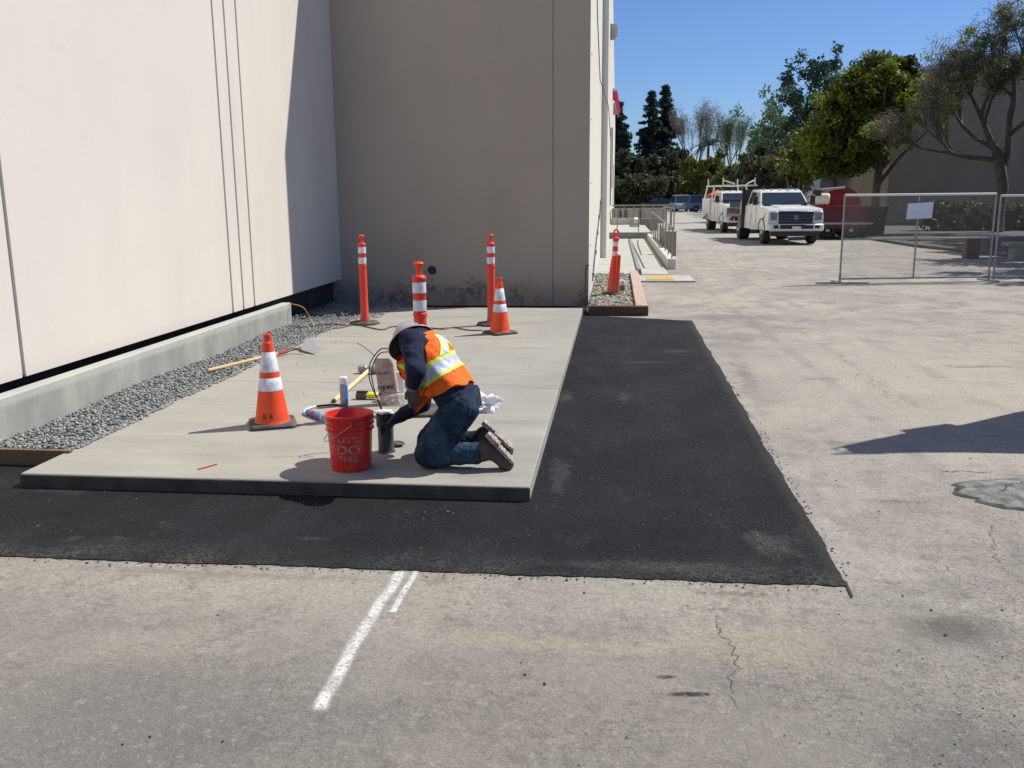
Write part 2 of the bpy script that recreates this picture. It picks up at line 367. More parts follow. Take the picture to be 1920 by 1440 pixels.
    M['steel_dark'] = mat('dark_steel', (.10, .10, .10), (.16, .155, .15), 10, .5, .6)
    M['fence'] = mat('fence_steel', (.34, .34, .32), (.24, .24, .23), 6, .5, .35)
    M['fencetop'] = mat('bright_fence_rail', (.66, .65, .60), None, rough=.4, metal=.2)
    M['wood'] = mat('wood_handle', (.50, .32, .13), (.60, .42, .20), 20, .6, bs=.1)
    M['woodpale'] = mat('pale_wood', (.66, .50, .26), (.72, .58, .34), 20, .6, bs=.1)
    n = N('timber'); c = n.mix(n.ramp(n.noise(6, 5, .6, stretch=(8, .6, 8)), .35, .65), (.50, .38, .31), (.40, .29, .23))
    c = n.mix(n.ramp(n.noise(9, 5, .7), .60, .74, 0, .6), c, (.14, .09, .07)); M['timber'] = n.fin(c, .8, 0, n.bump(n.noise(20, 4, .6, stretch=(6, 1, 6)), .3, .005), .3)
    n = N('timber_dark'); c = n.mix(n.ramp(n.noise(6, 5, .6, stretch=(.6, 8, 8)), .35, .65), (.115, .062, .045), (.075, .042, .033)); M['timber_dark'] = n.fin(c, .8, 0, None, .3)
    M['board'] = mat('form_board', (.20, .125, .08), (.13, .08, .052), 5, .8, bs=.2)
    M['redpaint'] = mat('red_paint', (.50, .02, .018), (.42, .018, .016), 4, .4, dirt=(.2, .04, .03), dsc=3)
    M['redpaint3'] = mat('tank_red_paint', (.36, .018, .018), (.28, .014, .015), 3, .45)
    M['redpaint2'] = mat('dark_red_paint', (.13, .009, .011), (.10, .008, .010), 3, .45)
    M['white'] = mat('white_paint', (.76, .77, .76), (.70, .70, .68), 3, .25, spec=.6, dirt=(.46, .43, .37), dsc=2.4)
    M['whitedull'] = mat('white_utility_body', (.70, .70, .66), (.62, .62, .58), 3, .4)
    M['chrome'] = mat('chrome', (.72, .73, .75), None, rough=.18, metal=1)
    M['glass'] = mat('dark_glass', (.030, .042, .050), None, rough=.06, spec=.8)
    M['black'] = mat('black_plastic', (.018, .018, .02), (.03, .03, .032), 10, .55)
    M['grille'] = mat('black_grille', (.012, .013, .018), None, rough=.4)
    M['lamp'] = mat('lamp_lens', (.62, .66, .68), (.4, .42, .44), 30, .15, spec=.8)
    M['lampdark'] = mat('headlight_lens', (.22, .24, .26), (.10, .11, .12), 9, .12, spec=.8)
    M['tyre'] = mat('tyre', (.02, .02, .02), (.032, .03, .03), 20, .85)
    M['rim'] = mat('rim', (.45, .45, .46), None, rough=.35, metal=.7)
    M['blue'] = mat('blue_plastic', (.03, .16, .55), (.05, .22, .6), 8, .4)
    M['bluecar'] = mat('blue_car_paint', (.10, .14, .26), None, rough=.25, spec=.6)
    M['darkcar'] = mat('dark_car_paint', (.035, .04, .075), None, rough=.25, spec=.6)
    M['silvercar'] = mat('silver_blue_car_paint', (.30, .40, .50), None, rough=.25, spec=.6, metal=.2)
    M['greycan'] = mat('can_grey', (.33, .31, .30), (.26, .25, .25), 20, .4)
    M['whiteplastic'] = mat('white_plastic', (.80, .80, .79), (.7, .7, .7), 10, .5)
    M['cream'] = mat('cream_plastic', (.78, .70, .56), None, rough=.5)
    M['yellow'] = mat('yellow_plastic', (.80, .66, .03), None, rough=.5)
    M['pipe'] = mat('grey_pipe', (.075, .078, .088), (.055, .058, .066), 6, .45)
    M['cable'] = mat('black_cable', (.015, .015, .015), None, rough=.5)
    M['cord'] = mat('brown_cord', (.16, .055, .035), None, rough=.6)
    M['cordorange'] = mat('orange_cord', (.65, .28, .10), None, rough=.6)
    M['paperbag'] = mat('brown_paper', (.46, .36, .30), (.34, .26, .22), 14, .8, bs=.5, bsc=16)
    M['fade'] = mat('faded_print', (.20, .13, .10), None, rough=.8)
    M['clear'] = mat('clear_plastic', (.75, .75, .74), None, rough=.12, alpha=.32)
    M['thinwhite'] = mat('white_film', (.82, .83, .84), None, rough=.35, bs=.6, bsc=25, alpha=.88)
    M['pink'] = mat('pink_vinyl', (.80, .05, .12), None, rough=.5)
    M['pinkw'] = mat('pale_pink_vinyl', (.85, .55, .62), None, rough=.5)
    M['fixture'] = mat('fixture', (.40, .38, .31), None, rough=.5)
    M['tactile'] = mat('tactile_yellow', (.70, .46, .14), (.62, .42, .16), 14, .7)
    M['ramp'] = mat('ramp_concrete', (.37, .365, .325), (.43, .42, .37), 1.5, .85, bs=.1)
    M['rampwhite'] = mat('white_concrete', (.56, .56, .50), (.48, .48, .43), 2, .85)
    M['rampdark'] = mat('cast_concrete', (.20, .20, .18), (.25, .245, .22), 2, .85)
    M['rail'] = mat('painted_rail', (.21, .20, .16), (.26, .245, .19), 6, .5, .2)
    M['signwhite'] = mat('sign_board', (.62, .68, .78), (.55, .62, .72), 3, .5)
    M['redwall'] = mat('red_wall', (.26, .075, .06), (.22, .065, .055), 2, .8)
    M['greywall'] = mat('grey_wall', (.36, .40, .43), (.30, .34, .38), 2, .8)
    M['roofpale'] = mat('pale_roof', (.62, .62, .66), None, rough=.7)
    M['redtent'] = mat('red_canvas', (.62, .05, .03), None, rough=.7)
    # person
    M['skin'] = mat('skin', (.155, .075, .052), (.12, .055, .04), 20, .5, bs=.1)
    n = N('navy_shirt'); c = n.mix(n.ramp(n.noise(9, 5, .6), .3, .7), (.012, .014, .032), (.022, .027, .055)); M['navy'] = n.fin(c, .9, 0, n.bump(n.noise(14, 5, .6), .45, .02), .2)
    n = N('denim'); x, y, z = n.xyz(); c = n.mix(n.ramp(n.noise(7, 6, .65), .35, .66), (.011, .020, .036), (.034, .066, .105))
    c = n.mix(n.ramp(n.noise(9, 6, .75), .56, .68, 0, .4), c, (.14, .20, .25)); c = n.mix(n.mt('MULTIPLY', n.ramp(z, .17, .12), n.ramp(n.noise(16, 4, .7), .46, .56)), c, (.17, .25, .33)) if 0 else c; M['denim'] = n.fin(c, .9, 0, n.bump(n.mt('ADD', n.noise(13, 5, .6), n.mt('MULTIPLY', n.noise(160, 2), .15)), .5, .02), .2)  # pale patches in the denim imitate sunlit highlights
    n = N('vest_orange'); c = n.mix(n.ramp(n.noise(8, 5, .6), .35, .7), (.95, .155, .012), (.85, .125, .015))
    c = n.mix(n.ramp(n.noise(22, 6, .7), .66, .76, 0, .5), c, (.35, .09, .03)); M['vest'] = n.fin(c, .7, 0, n.bump(n.noise(16, 5, .6), .5, .015), .25)
    M['vestdark'] = mat('vest_binding', (.42, .03, .02), None, rough=.8)
    M['lime'] = mat('lime_tape', (.72, .90, .10), (.65, .85, .08), 12, .6)
    M['silver'] = mat('silver_tape', (.60, .63, .64), (.70, .72, .72), 18, .35, .25, bs=.3, bsc=25)
    M['boot'] = mat('brown_boot', (.055, .036, .027), (.085, .056, .042), 14, .7, bs=.3, bsc=30)
    M['sole'] = mat('dusty_sole', (.46, .41, .33), (.20, .175, .14), 30, .9, bs=.4, bsc=50)
    M['hat'] = mat('hard_hat', (.38, .37, .37), (.29, .28, .28), 8, .28, spec=.6, dirt=(.16, .12, .1), dsc=12)
    M['hatdark'] = mat('hat_underside', (.028, .017, .014), None, rough=.6)
    M['glove'] = mat('black_glove', (.012, .012, .014), None, rough=.75)
    # foliage
    def leaf(nm_, a, b, c3=None):
        n = N(nm_); at_ = n.t.nodes.new('ShaderNodeAttribute'); at_.attribute_name = 'tone'
        c = n.mix(at_.outputs['Fac'], a, b)
        n.fin(c, .6, 0, None, .3)
        tr = n.t.nodes.new('ShaderNodeBsdfTranslucent'); n.lk(c, tr.inputs[0])
        mx = n.t.nodes.new('ShaderNodeMixShader'); mx.inputs[0].default_value = .27
        n.lk(n.b.outputs[0], mx.inputs[1]); n.lk(tr.outputs[0], mx.inputs[2]); n.lk(mx.outputs[0], n.out.inputs[0])
        return n.m
    M['leaf_dark'] = leaf('leaf_dark_green', (.028, .040, .006), (.26, .31, .03))
    M['leaf_blue'] = leaf('leaf_blue_green', (.03, .065, .04), (.07, .13, .085))
    M['leaf_pale'] = leaf('leaf_pale_green', (.10, .16, .07), (.17, .24, .11))
    M['leaf_yellow'] = leaf('leaf_yellow_green', (.08, .095, .018), (.24, .25, .045))
    M['leaf_conifer'] = leaf('conifer_needles', (.022, .042, .034), (.055, .085, .065))
    M['leaf_shrub'] = leaf('shrub_leaf', (.030, .042, .022), (.095, .11, .055))
    M['leaf_grey'] = leaf('dry_twig_leaf', (.13, .11, .085), (.26, .23, .17))
    M['leaf_tuft'] = leaf('green_tuft', (.16, .20, .04), (.34, .38, .07))
    M['palm'] = leaf('palm_frond', (.05, .07, .025), (.12, .14, .05))
    M['bark'] = mat('bark', (.085, .068, .055), (.14, .118, .095), 3, .9, bs=.5, bsc=12)
    M['barkpale'] = mat('pale_bark', (.22, .19, .16), (.15, .13, .11), 3, .9)
    M['hill'] = mat('far_hill', (.20, .25, .31), (.24, .29, .34), .02, 1)
    # spray paint and cracks use their strip's UV
    n = N('white_spray_paint'); uv = n.tc.outputs['UV']; u, v, _ = n.xyz(uv)
    e = n.mt('ABSOLUTE', n.mt('SUBTRACT', v, .5))
    e = n.mt('ADD', e, n.mt('MULTIPLY', n.mt('SUBTRACT', n.noise(14, 4, .6), .5), .22))
    a = n.mt('MULTIPLY', n.ramp(e, .44, .12), n.mt('MULTIPLY', n.ramp(n.noise(60, 5, .75), .36, .54, .25, 1), n.ramp(n.noise(6, 4, .6), .35, .6, .6, 1)))
    a = n.mt('MULTIPLY', a, n.mt('MULTIPLY', n.ramp(u, 0, .04), n.ramp(u, 1, .95)))
    M['spray'] = n.fin((.70, .69, .65), .85, 0, n.bump(n.noise(90, 3), .3, .008), .2, a)
    n = N('crack_dark'); uv = n.tc.outputs['UV']; u, v, _ = n.xyz(uv)
    e = n.mt('ADD', n.mt('ABSOLUTE', n.mt('SUBTRACT', v, .5)), n.mt('MULTIPLY', n.mt('SUBTRACT', n.noise(22, 4, .7), .5), .55))
    M['crack'] = n.fin((.05, .045, .04), .95, 0, None, .1, n.mt('MULTIPLY', n.mt('MULTIPLY', n.ramp(e, .30, .05), n.ramp(n.noise(3.5, 4, .7), .38, .6)), .75))
build_mats()

# ================================================================== GROUND
def grid_sheet(x0, x1, y0, y1, z):
    b = MB(); xs = sorted(set([x0, -30, -8, 0, 8, 30, x1])); ys = sorted(set([y0, -5, 5, 30, 80, 200, y1]))
    vs = [(x, y, z) for y in ys for x in xs]; n = len(xs)
    return b.add(vs, [(j*n+i, j*n+i+1, (j+1)*n+i+1, (j+1)*n+i) for j in range(len(ys)-1) for i in range(n-1)])
obj('ground', grid_sheet(-600, 900, -60, 1600, 0), M['asph'], smooth=False, kind='structure')

def jag(a, b, step, amp, seed=0):
    a = Vector(a); b = Vector(b); n = max(2, int((b-a).length/step)); d = (b-a)/n; p = Vector((-d.y, d.x)).normalized()
    out = []
    for i in range(n):
        q = a+d*i; k = mnoise.noise(Vector((q.x*3, q.y*3, seed)))*.9 + mnoise.noise(Vector((q.x*23, q.y*23, seed+4)))*.7
        if i == 0: k = 0
        q = q+p*(k*amp*1.3); out.append((q.x, q.y))
    return out
fr = jag((-4.44, 4.235), (1.13, 4.245), .03, .015, 1) + jag((1.13, 4.245), (1.145, 13.75), .04, .014, 2) + jag((1.145, 13.75), (-.44, 14.28), .06, .03, 3) + [(-.44, 15.5), (-4.44, 15.5)]
b = MB(); b.add([(x, y, .006) for x, y in fr], [tuple(range(len(fr)))])
n0 = len(fr); b.add([(x, y, .006) for x, y in fr]+[(x, y, -.01) for x, y in fr], [(i, i+n0, (i+1) % n0+n0, (i+1) % n0) for i in range(n0)])
obj('asphalt_patch', b, M['fresh'], smooth=False, kind='structure')

def ribbon(pts, w, z, taper=False):
    pts = [Vector((p[0], p[1])) for p in pts]; vs = []; uvs = []; L = [0]
    for i in range(1, len(pts)): L.append(L[-1]+(pts[i]-pts[i-1]).length)
    for i, p in enumerate(pts):
        d = (pts[min(i+1, len(pts)-1)]-pts[max(i-1, 0)]).normalized(); q = Vector((-d.y, d.x))*w/2
        vs += [(*(p+q), z), (*(p-q), z)]; uvs += [(L[i]/L[-1], 0), (L[i]/L[-1], 1)]
    return vs, [(2*i, 2*i+1, 2*i+3, 2*i+2) for i in range(len(pts)-1)], uvs
def ribobj(name, pts, w, z, mt_, **tags):
    vs, fs, uvs = ribbon(pts, w, z); me = bpy.data.meshes.new(name); me.from_pydata(vs, [], fs); me.materials.append(mt_)
    l = me.uv_layers.new(name='UVMap')
    for lp in me.loops: l.data[lp.index].uv = uvs[lp.vertex_index]
    o = bpy.data.objects.new(name, me); COL.objects.link(o)
    for k, v in tags.items(): o[k] = v
    return o
def lerp(a, b, n): return [(a[0]+(b[0]-a[0])*i/n, a[1]+(b[1]-a[1])*i/n) for i in range(n+1)]
def wig(pts, step, amp, seed):
    out = []
    for a, c in zip(pts[:-1], pts[1:]):
        n = max(1, int(math.dist(a, c)/step))
        for i in range(n):
            x = a[0]+(c[0]-a[0])*i/n; y = a[1]+(c[1]-a[1])*i/n
            out.append((x+amp*mnoise.noise(Vector((x*7, y*7, seed)))+amp*.45*mnoise.noise(Vector((x*31, y*31, seed))), y+amp*mnoise.noise(Vector((x*7, y*7, seed+9)))+amp*.45*mnoise.noise(Vector((x*31, y*31, seed+5)))))
    out.append(pts[-1]); return out
ribobj('sprayed_line', wig([(-1.05, 4.26), (-1.075, 3.7), (-1.055, 2.93)], .08, .02, 3), .095, .003, M['spray'], kind='structure')
ribobj('sprayed_line', wig([(-.975, 4.25), (-.985, 3.76)], .08, .01, 5), .055, .003, M['spray'], kind='structure')
def g2(px, py): p = gr(px, py); return (p.x, p.y)
ribobj('crack', wig([g2(1833, 955), g2(1872, 1022), g2(1862, 1045), g2(1885, 1078), g2(1925, 1102)], .015, .07, 1), .014, .0025, M['crack'], kind='structure')
ribobj('crack', wig([g2(1328, 1092), g2(1345, 1160), g2(1362, 1215), g2(1380, 1290), g2(1384, 1330)], .013, .06, 6), .013, .0025, M['crack'], kind='structure')
ribobj('crack', wig([g2(1318, 560), g2(1345, 600), g2(1352, 612)], .05, .2, 8), .035, .0025, M['crack'], kind='structure')
ribobj('crack', wig([g2(1560, 660), g2(1625, 705), g2(1660, 745)], .04, .2, 12), .018, .0025, M['crack'], kind='structure')
ribobj('crack', wig([g2(1700, 1035), g2(1770, 1055), g2(1800, 1085)], .03, .06, 14), .012, .0025, M['crack'], kind='structure')
ribobj('saw_cut', [(1.128, 4.30), (1.118, 4.12)], .012, .0075, M['print'], kind='structure')
ribobj('saw_cut', [(1.10, 4.232), (1.26, 4.228)], .006, .0078, M['crack'], kind='structure')
ribobj('crack', wig([g2(1762, 888), g2(1800, 882), g2(1850, 886), g2(1925, 893)], .015, .07, 21), .03, .0026, M['crack'], kind='structure')
ribobj('crack', wig([g2(1925, 905), g2(1890, 915), g2(1870, 930)], .015, .07, 25), .022, .030, M['crack'], kind='structure')
# broken concrete patch, sunk a little, with a ragged dark rim
cx, cyy = 2.72, 5.75
ro, ri = [], []
for i in range(64):
    a = 2*math.pi*i/64; k = 1+.16*mnoise.noise(Vector((math.cos(a)*2, math.sin(a)*2, 3)))+.10*mnoise.noise(Vector((math.cos(a)*7, math.sin(a)*7, 5)))
    ro.append((cx+.60*k*math.cos(a), cyy+.34*k*math.sin(a))); 
    k2 = k-.035-.10*abs(mnoise.noise(Vector((math.cos(a)*9, math.sin(a)*9, 8))))
    ri.append((cx+.60*k2*math.cos(a)+.015, cyy+.34*k2*math.sin(a)+.018))
b = MB(); b.plate(ro, -.001, .0035); obj('pothole_rim', b, mat('pothole_rim', (.022, .02, .017), (.07, .062, .05), 14, .95, bs=.8, bsc=40), smooth=False, kind='structure')
b = MB(); rs = [[(x, y, .004) for x, y in ri], [(cx+(x-cx)*.95+.01, cyy+(y-cyy)*.93+.012, .012) for x, y in ri], [(cx+(x-cx)*.6, cyy+(y-cyy)*.6, .026) for x, y in ri], [(cx+(x-cx)*.2, cyy+(y-cyy)*.2, .022) for x, y in ri]]
b.rings(rs); obj('pothole_fill', b, M['cement'], smooth=60, kind='structure')

# ---------------------------------------------------------------- stones as joined geometry
def ico():
    t = (1+5**.5)/2
    v = np.array([(-1, t, 0), (1, t, 0), (-1, -t, 0), (1, -t, 0), (0, -1, t), (0, 1, t), (0, -1, -t), (0, 1, -t), (t, 0, -1), (t, 0, 1), (-t, 0, -1), (-t, 0, 1)], float)
    v /= np.linalg.norm(v[0])
    f = np.array([(0, 11, 5), (0, 5, 1), (0, 1, 7), (0, 7, 10), (0, 10, 11), (1, 5, 9), (5, 11, 4), (11, 10, 2), (10, 7, 6), (7, 1, 8), (3, 9, 4), (3, 4, 2), (3, 2, 6), (3, 6, 8), (3, 8, 9), (4, 9, 5), (2, 4, 11), (6, 2, 10), (8, 6, 7), (9, 8, 1)])
    return v, f
def fastmesh(name, V, Fc, mats, tone=None, smooth=False):
    me = bpy.data.meshes.new(name); k = Fc.shape[1]
    me.vertices.add(len(V)); me.vertices.foreach_set('co', V.astype(np.float32).ravel())
    me.loops.add(Fc.size); me.loops.foreach_set('vertex_index', Fc.astype(np.int32).ravel())
    me.polygons.add(len(Fc)); me.polygons.foreach_set('loop_start', np.arange(0, Fc.size, k, dtype=np.int32))
    me.polygons.foreach_set('loop_total', np.full(len(Fc), k, np.int32))
    if smooth: me.polygons.foreach_set('use_smooth', np.ones(len(Fc), bool))
    me.update(calc_edges=True)
    for mt_ in (mats if isinstance(mats, (list, tuple)) else [mats]): me.materials.append(mt_)
    if tone is not None:
        a = me.attributes.new('tone', 'FLOAT', 'POINT'); a.data.foreach_set('value', tone.astype(np.float32))
    return me
def stones(pos, size, mt_, name, flat=.75, rough=.28, smooth=False, par=None, **tags):
    v, f = ico(); n = len(pos)
    A = nr.normal(size=(n, 3, 3)); Q, _ = np.linalg.qr(A)
    d = 1+nr.uniform(-rough, rough, (n, 12, 1)); V = v[None]*d
    V = np.einsum('nij,nkj->nki', Q, V)*nr.uniform([.75, .75, .75], [1.25, 1.25, 1.1], (n, 1, 3)); V[:, :, 2] *= flat
    V = V*size[:, None, None]+pos[:, None, :]
    Fc = (f[None]+(np.arange(n)*12)[:, None, None]).reshape(-1, 3)
    tone = np.repeat(np.clip(nr.beta(2, 2, n)+nr.normal(0, .05, n), 0, 1), 12)
    me = fastmesh(name, V.reshape(-1, 3), Fc, mt_, tone, smooth)
    o = bpy.data.objects.new(name, me); COL.objects.link(o)
    if par: o.parent = par
    for k_, v_ in tags.items(): o[k_] = v_
    return o

# gravel strip between the curb and the slab
obj('gravel_bed', MB().plate([(-4.50, 5.86), (-3.82, 5.86), (-3.82, 12.0), (-3.4, 13.3), (-3.3, 15.49), (-5.05, 15.49), (-5.05, 12.25), (-4.50, 12.25)], .0, .075), M['gravelbed'], smooth=False, kind='structure')
n = 10500
yy = 5.88+6.6*nr.random(n)**1.0; xx = -4.46+.66*nr.random(n)
n2 = 1500; yy = np.r_[yy, 12.2+2.9*nr.random(n2)]; xx = np.r_[xx, -4.7+1.25*nr.random(n2)]
n3 = 420; yy = np.r_[yy, 5.95+7*nr.random(n3)]; xx = np.r_[xx, -3.84+np.abs(nr.normal(0, .028, n3))]
edge = -3.84+.03*np.sin(yy*3.1)+.02*np.sin(yy*9.7)+np.clip(yy-11.6, 0, 9)*.22
keep = (xx < edge+.02+.05*nr.random(len(xx))**3); xx = xx[keep]; yy = yy[keep]
h = .092+.022*nr.random(len(xx))+.016*np.sin(xx*9+yy*2)+.03*np.clip((-xx-3.95)/.5, 0, 1); h = np.where(xx > -3.85, .108, h)
stones(np.c_[xx, yy, h], nr.uniform(.007, .0165, len(xx)), M['gravel'], 'gravel', category='gravel', kind='stuff', label='crushed grey gravel filling the strip between curb and slab')

# ================================================================== SLAB
slab = bpy.data.objects.new('concrete_slab', None); COL.objects.link(slab); slab['kind'] = 'structure'; slab.location = (-2.2, 9, 0)
for (y0, y1) in ((5.35, 8.405), (8.411, 11.32), (11.326, 14.44)):
    obj('slab_panel', MB().box(-3.85, -.505, y0, y1, -.02, .10, b=.006), M['slab'], slab, w=True)
obj('slab_edge', MB().box(-3.853, -.502, 5.345, 5.352, -.01, .088), mat('shade_dark_slab_edge', (.075, .07, .062), (.045, .042, .038), 6, .9, bs=.3), slab, w=True)  # dark strip deepens the shade on the slab's front face
obj('slab_core', MB().box(-3.83, -.52, 5.38, 14.42, -.03, .088), M['recess'], slab, w=True)

# ================================================================== BUILDING ON THE LEFT
bld = thing('industrial_building', 'pale stucco building with grooved left wall and shaded end wall', 'building', (-4.9, 15.5, 0))
XW = -4.72; HB = 8.35
gy = [-6, 6.75, 10.88, 11.215, 11.58, 15.5]; g = .024
ys = [-6.0] + [6.75, 10.88, 11.215, 11.58] + [15.5]
for i in range(5):
    a = ys[i]+(g if i else 0); c = ys[i+1]-(g if i < 4 else -.0)
    obj('wall_panel', MB().box(XW-.10, XW, a, c, .455, HB), M['stucco'], bld, w=True)
obj('wall_core', MB().box(-9.0, XW-.022, -6.01, 15.49, .47, HB-.01), M['stucco'], bld, w=True)
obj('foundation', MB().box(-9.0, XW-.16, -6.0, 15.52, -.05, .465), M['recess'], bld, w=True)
# end wall in two panels, and the long side wall
YE = 15.5
for a, c in ((-5.0, -1.052), (-1.032, -.445)):
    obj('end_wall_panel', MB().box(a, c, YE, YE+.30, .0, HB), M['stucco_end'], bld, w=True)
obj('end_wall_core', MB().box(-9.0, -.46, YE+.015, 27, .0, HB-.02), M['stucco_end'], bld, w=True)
ys = [15.81, 20.5, 25.0, 27.0]
obj('side_wall_panel', MB().box(-.9, -.445, 15.502+.30, 21.4, 0, HB), M['stucco_side'], bld, w=True)
obj('side_wall_panel', MB().box(-.9, -.445, 21.42, 27.0, 0, HB), M['stucco_side'], bld, w=True)
obj('side_corner_face', MB().box(-.445, -.4435, 15.503, 15.80, 0, HB), M['stucco_side'], bld, w=True)
obj('parapet_cap', MB().box(-9.1, XW+.03, -6.1, 15.47, HB, HB+.06), M['fixture'], bld, w=True)
for k in range(7):
    yb = 28.0+k*14.5
    obj('far_wall_panel', MB().box(-9.0, -.27, yb-(1.0 if k == 0 else 0)+.02, yb+14.48, 0, 10.8), M['stucco_side'], bld, w=True)
for k in range(7):
    obj('panel_bolt', MB().lathe([(.012, 0), (.012, .02)], 8, (-.447, 16.1, 1.0+k*1.05), (1, 0, 0)), M['fixture'], bld, w=True)
def doorslit(y, z0, z1, x=-.27, dx=.04, w_=.5): obj('window', MB().box(x, x+dx, y-w_, y+w_, z0, z1), M['glass'], bld, w=True)
doorslit(40, 1.4, 4.6); doorslit(52, 2.2, 5.4); doorslit(75, 1.0, 4.2)
def walllamp(y, z, s, lab):
    t = thing('wall_lamp', lab, 'wall lamp', (-.27, y, z), group='lamps on the long side wall')
    obj('housing', MB().prism([(0, -s), (s*.75, -s*.9), (s*.85, s*.8), (0, s)], -s*.7, s*.7), M['fixture'], t)
    obj('lens', MB().box(s*.80, s*.98, -s*.6, s*.6, -s*.8, s*.75), M['lamp'], t)
walllamp(32.0, 7.1, .24, 'larger grey wall lamp high on the pale side wall')
walllamp(62, 7.3, .36, 'smaller far wall lamp below the pink banner on the side wall')
t = thing('hanging_banner', 'pink and white vinyl banner flap hanging off the high side wall', 'banner', (-.27, 52, 7.3))
obj('cloth', MB().prism([(0, 0), (.24, .12), (.42, -.95), (.30, -1.35), (.16, -.55), (0, -.35)], -.3, .3), M['pink'], t)
obj('cloth_edge', MB().prism([(0, .16), (.28, .13), (.24, .0), (0, .03)], -.31, .31), M['pinkw'], t)
cb = thing('wall_cable', 'thin dark cable sagging down the sunlit side wall', 'cable', (-.43, 20, 6))
pts = [at(1124, -30, 19.0), at(1128, 30, 19.8), at(1134, 90, 21.5), at(1139, 150, 23.5), at(1145, 200, 27.5), at(1150, 260, 38)]
pts = [Vector((-.43 if p.y < 27 else -.255, p.y, p.z)) for p in pts]
obj('cable_run', MB().tube(pts, .010, 5), M['cable'], cb, w=True)
t = thing('pipe_stub', 'short capped dark pipe poking out of the shaded end wall', 'pipe', (at(809, 507, 15.45)))
obj('plug', MB().lathe([(.045, 0), (.05, .03), (.045, .07), (.0, .075)], 14, (0, .06, 0), (0, -1, 0)), M['black'], t)
obj('ring', MB().lathe([(.075, 0), (.075, .012)], 14, (0, .05, 0), (0, -1, 0)), M['rubber'], t)
# steel edge strips and a bollard like conduit at the building corner
t = thing('corner_conduit', 'thin dark conduit standing at the bright building corner', 'conduit', (-.49, 15.47, 0))
obj('tube', MB().bar((0, 0, 0), (0, 0, .62), .012, 8), M['steel_dark'], t)
obj('elbow', MB().tube([(0, 0, .62), (.01, 0, .68), (.05, .01, .70)], .014, 8), M['steel_dark'], t)

# curb
cu = thing('concrete_curb', 'low new concrete curb wall along the left building', 'curb', (-4.5, 6, 0))
obj('curb_wall', MB().box(-4.575, -4.45, -4.0, 12.2, 0, .432, b=.008), M['curb'], cu, w=True)
t = thing('form_board', 'brown wooden form board closing the gravel strip by the curb', 'board', (-4.1, 5.85, 0))
obj('board', MB().box(-4.44, -3.80, 5.825, 5.862, .0, .118), M['board'], t, w=True)
obj('stake', MB().box(-4.36, -4.32, 5.865, 5.90, .0, .11), M['board'], t, w=True)

# ================================================================== PLANTER AND RAMP
pl = thing('timber_planter', 'timber edged planter of pale stones at the building corner', 'planter', (0, 14.4, 0))
obj('front_timber', MB().box(-.41, .52, 14.28, 14.42, .0, .15, b=.006), M['timber_dark'], pl, w=True)
obj('side_timber', MB().box(.33, .515, 14.424, 17.2, .0, .145, b=.006), M['timber'], pl, w=True)
obj('side_timber', MB().box(.335, .515, 17.21, 21.3, .0, .14, b=.006), M['timber'], pl, w=True)
obj('soil', MB().box(-.44, .33, 14.42, 21.3, .0, .045), M['dirt'], pl, w=True)
n = 1700; px_ = np.c_[-.42+.73*nr.random(n), 14.46+6.8*nr.random(n)**1.25, .055+.03*nr.random(n)]
so_ = stones(px_-np.array([0, 14.4, 0]), nr.uniform(.02, .048, n), M['river'], 'stones', .7, .12, True, pl, kind='stuff')
t = thing('rock', 'grey rounded rock at the near left end of the planter', 'rock', (-.30, 14.95, .06))
def blob(s, seed, amp=.25, sc=2., n_=2):
    import bmesh
    bm = bmesh.new(); bmesh.ops.create_icosphere(bm, subdivisions=n_+1, radius=1)
    for v in bm.verts:
        k = 1+amp*mnoise.noise(v.co*sc+Vector((seed, 0, 0))); v.co = Vector((v.co.x*s[0]*k, v.co.y*s[1]*k, v.co.z*s[2]*k))
    mb = MB(); mb.add([tuple(v.co) for v in bm.verts], [tuple(x.index for x in f.verts) for f in bm.faces]); bm.free(); return mb
obj('stone', blob((.13, .1, .06), 3), M['river'], t, smooth=80)
t['category'] = 'rock'

rp = thing('entrance_ramp', 'pale concrete ramp and landing with low side curb', 'ramp', (.5, 25, 0))
def rbox(name, x0, x1, y0, y1, z0, z1, m_, par=rp, b=0): return obj(name, MB().box(x0, x1, y0, y1, z0, z1, b=b), m_, par, w=True)
yy_ = [21.32, 24.4, 27.6, 31.2, 35.0, 39.0]
for a, c in zip(yy_[:-1], yy_[1:]):
    rbox('walk_panel', -.44, .52, a, c-.02, 0, .05, M['ramp'])
    rbox('ramp_panel', .62, 1.22, a+ (.0), c-.02, 0, .052, M['ramp'])
rbox('divider_curb', .525, .615, 22.2, 37.5, 0, .10, M['rampdark'])
rbox('landing', .52, 1.7, 19.9, 21.3, 0, .035, M['ramp'])
rbox('low_curb_wall', 1.30, 1.50, 23.4, 38.8, 0, .26, M['rampwhite'])
rbox('landing_face', -.44, 1.48, 39.02, 39.3, 0, .30, M['rampdark'])
rbox('landing_top', -.27, 1.5, 39.3, 50, 0, .29, M['ramp'])
rbox('stair_wall', 1.50, 1.84, 28.6, 28.9, 0, .72, M['rampdark'])
rbox('stair_wall', 1.66, 1.84, 28.9, 36.0, 0, .70, M['rampdark'])
rbox('stair_cap', 1.49, 1.86, 28.56, 28.94, .722, .76, M['rampwhite'])
rbox('upper_wall', -.27, .95, 50.02, 50.3, 0, .62, M['rampwhite'])
rbox('upper_cheek', .95, 1.15, 46, 50.3, 0, .66, M['rampwhite'])
rbox('upper_box', 1.3, 2.15, 49.0, 49.6, 0, .62, M['rampdark'])
t = thing('tactile_mat', 'yellow tactile paving mat at the foot of the ramp', 'tactile paving', (1.05, 20.5, .036))
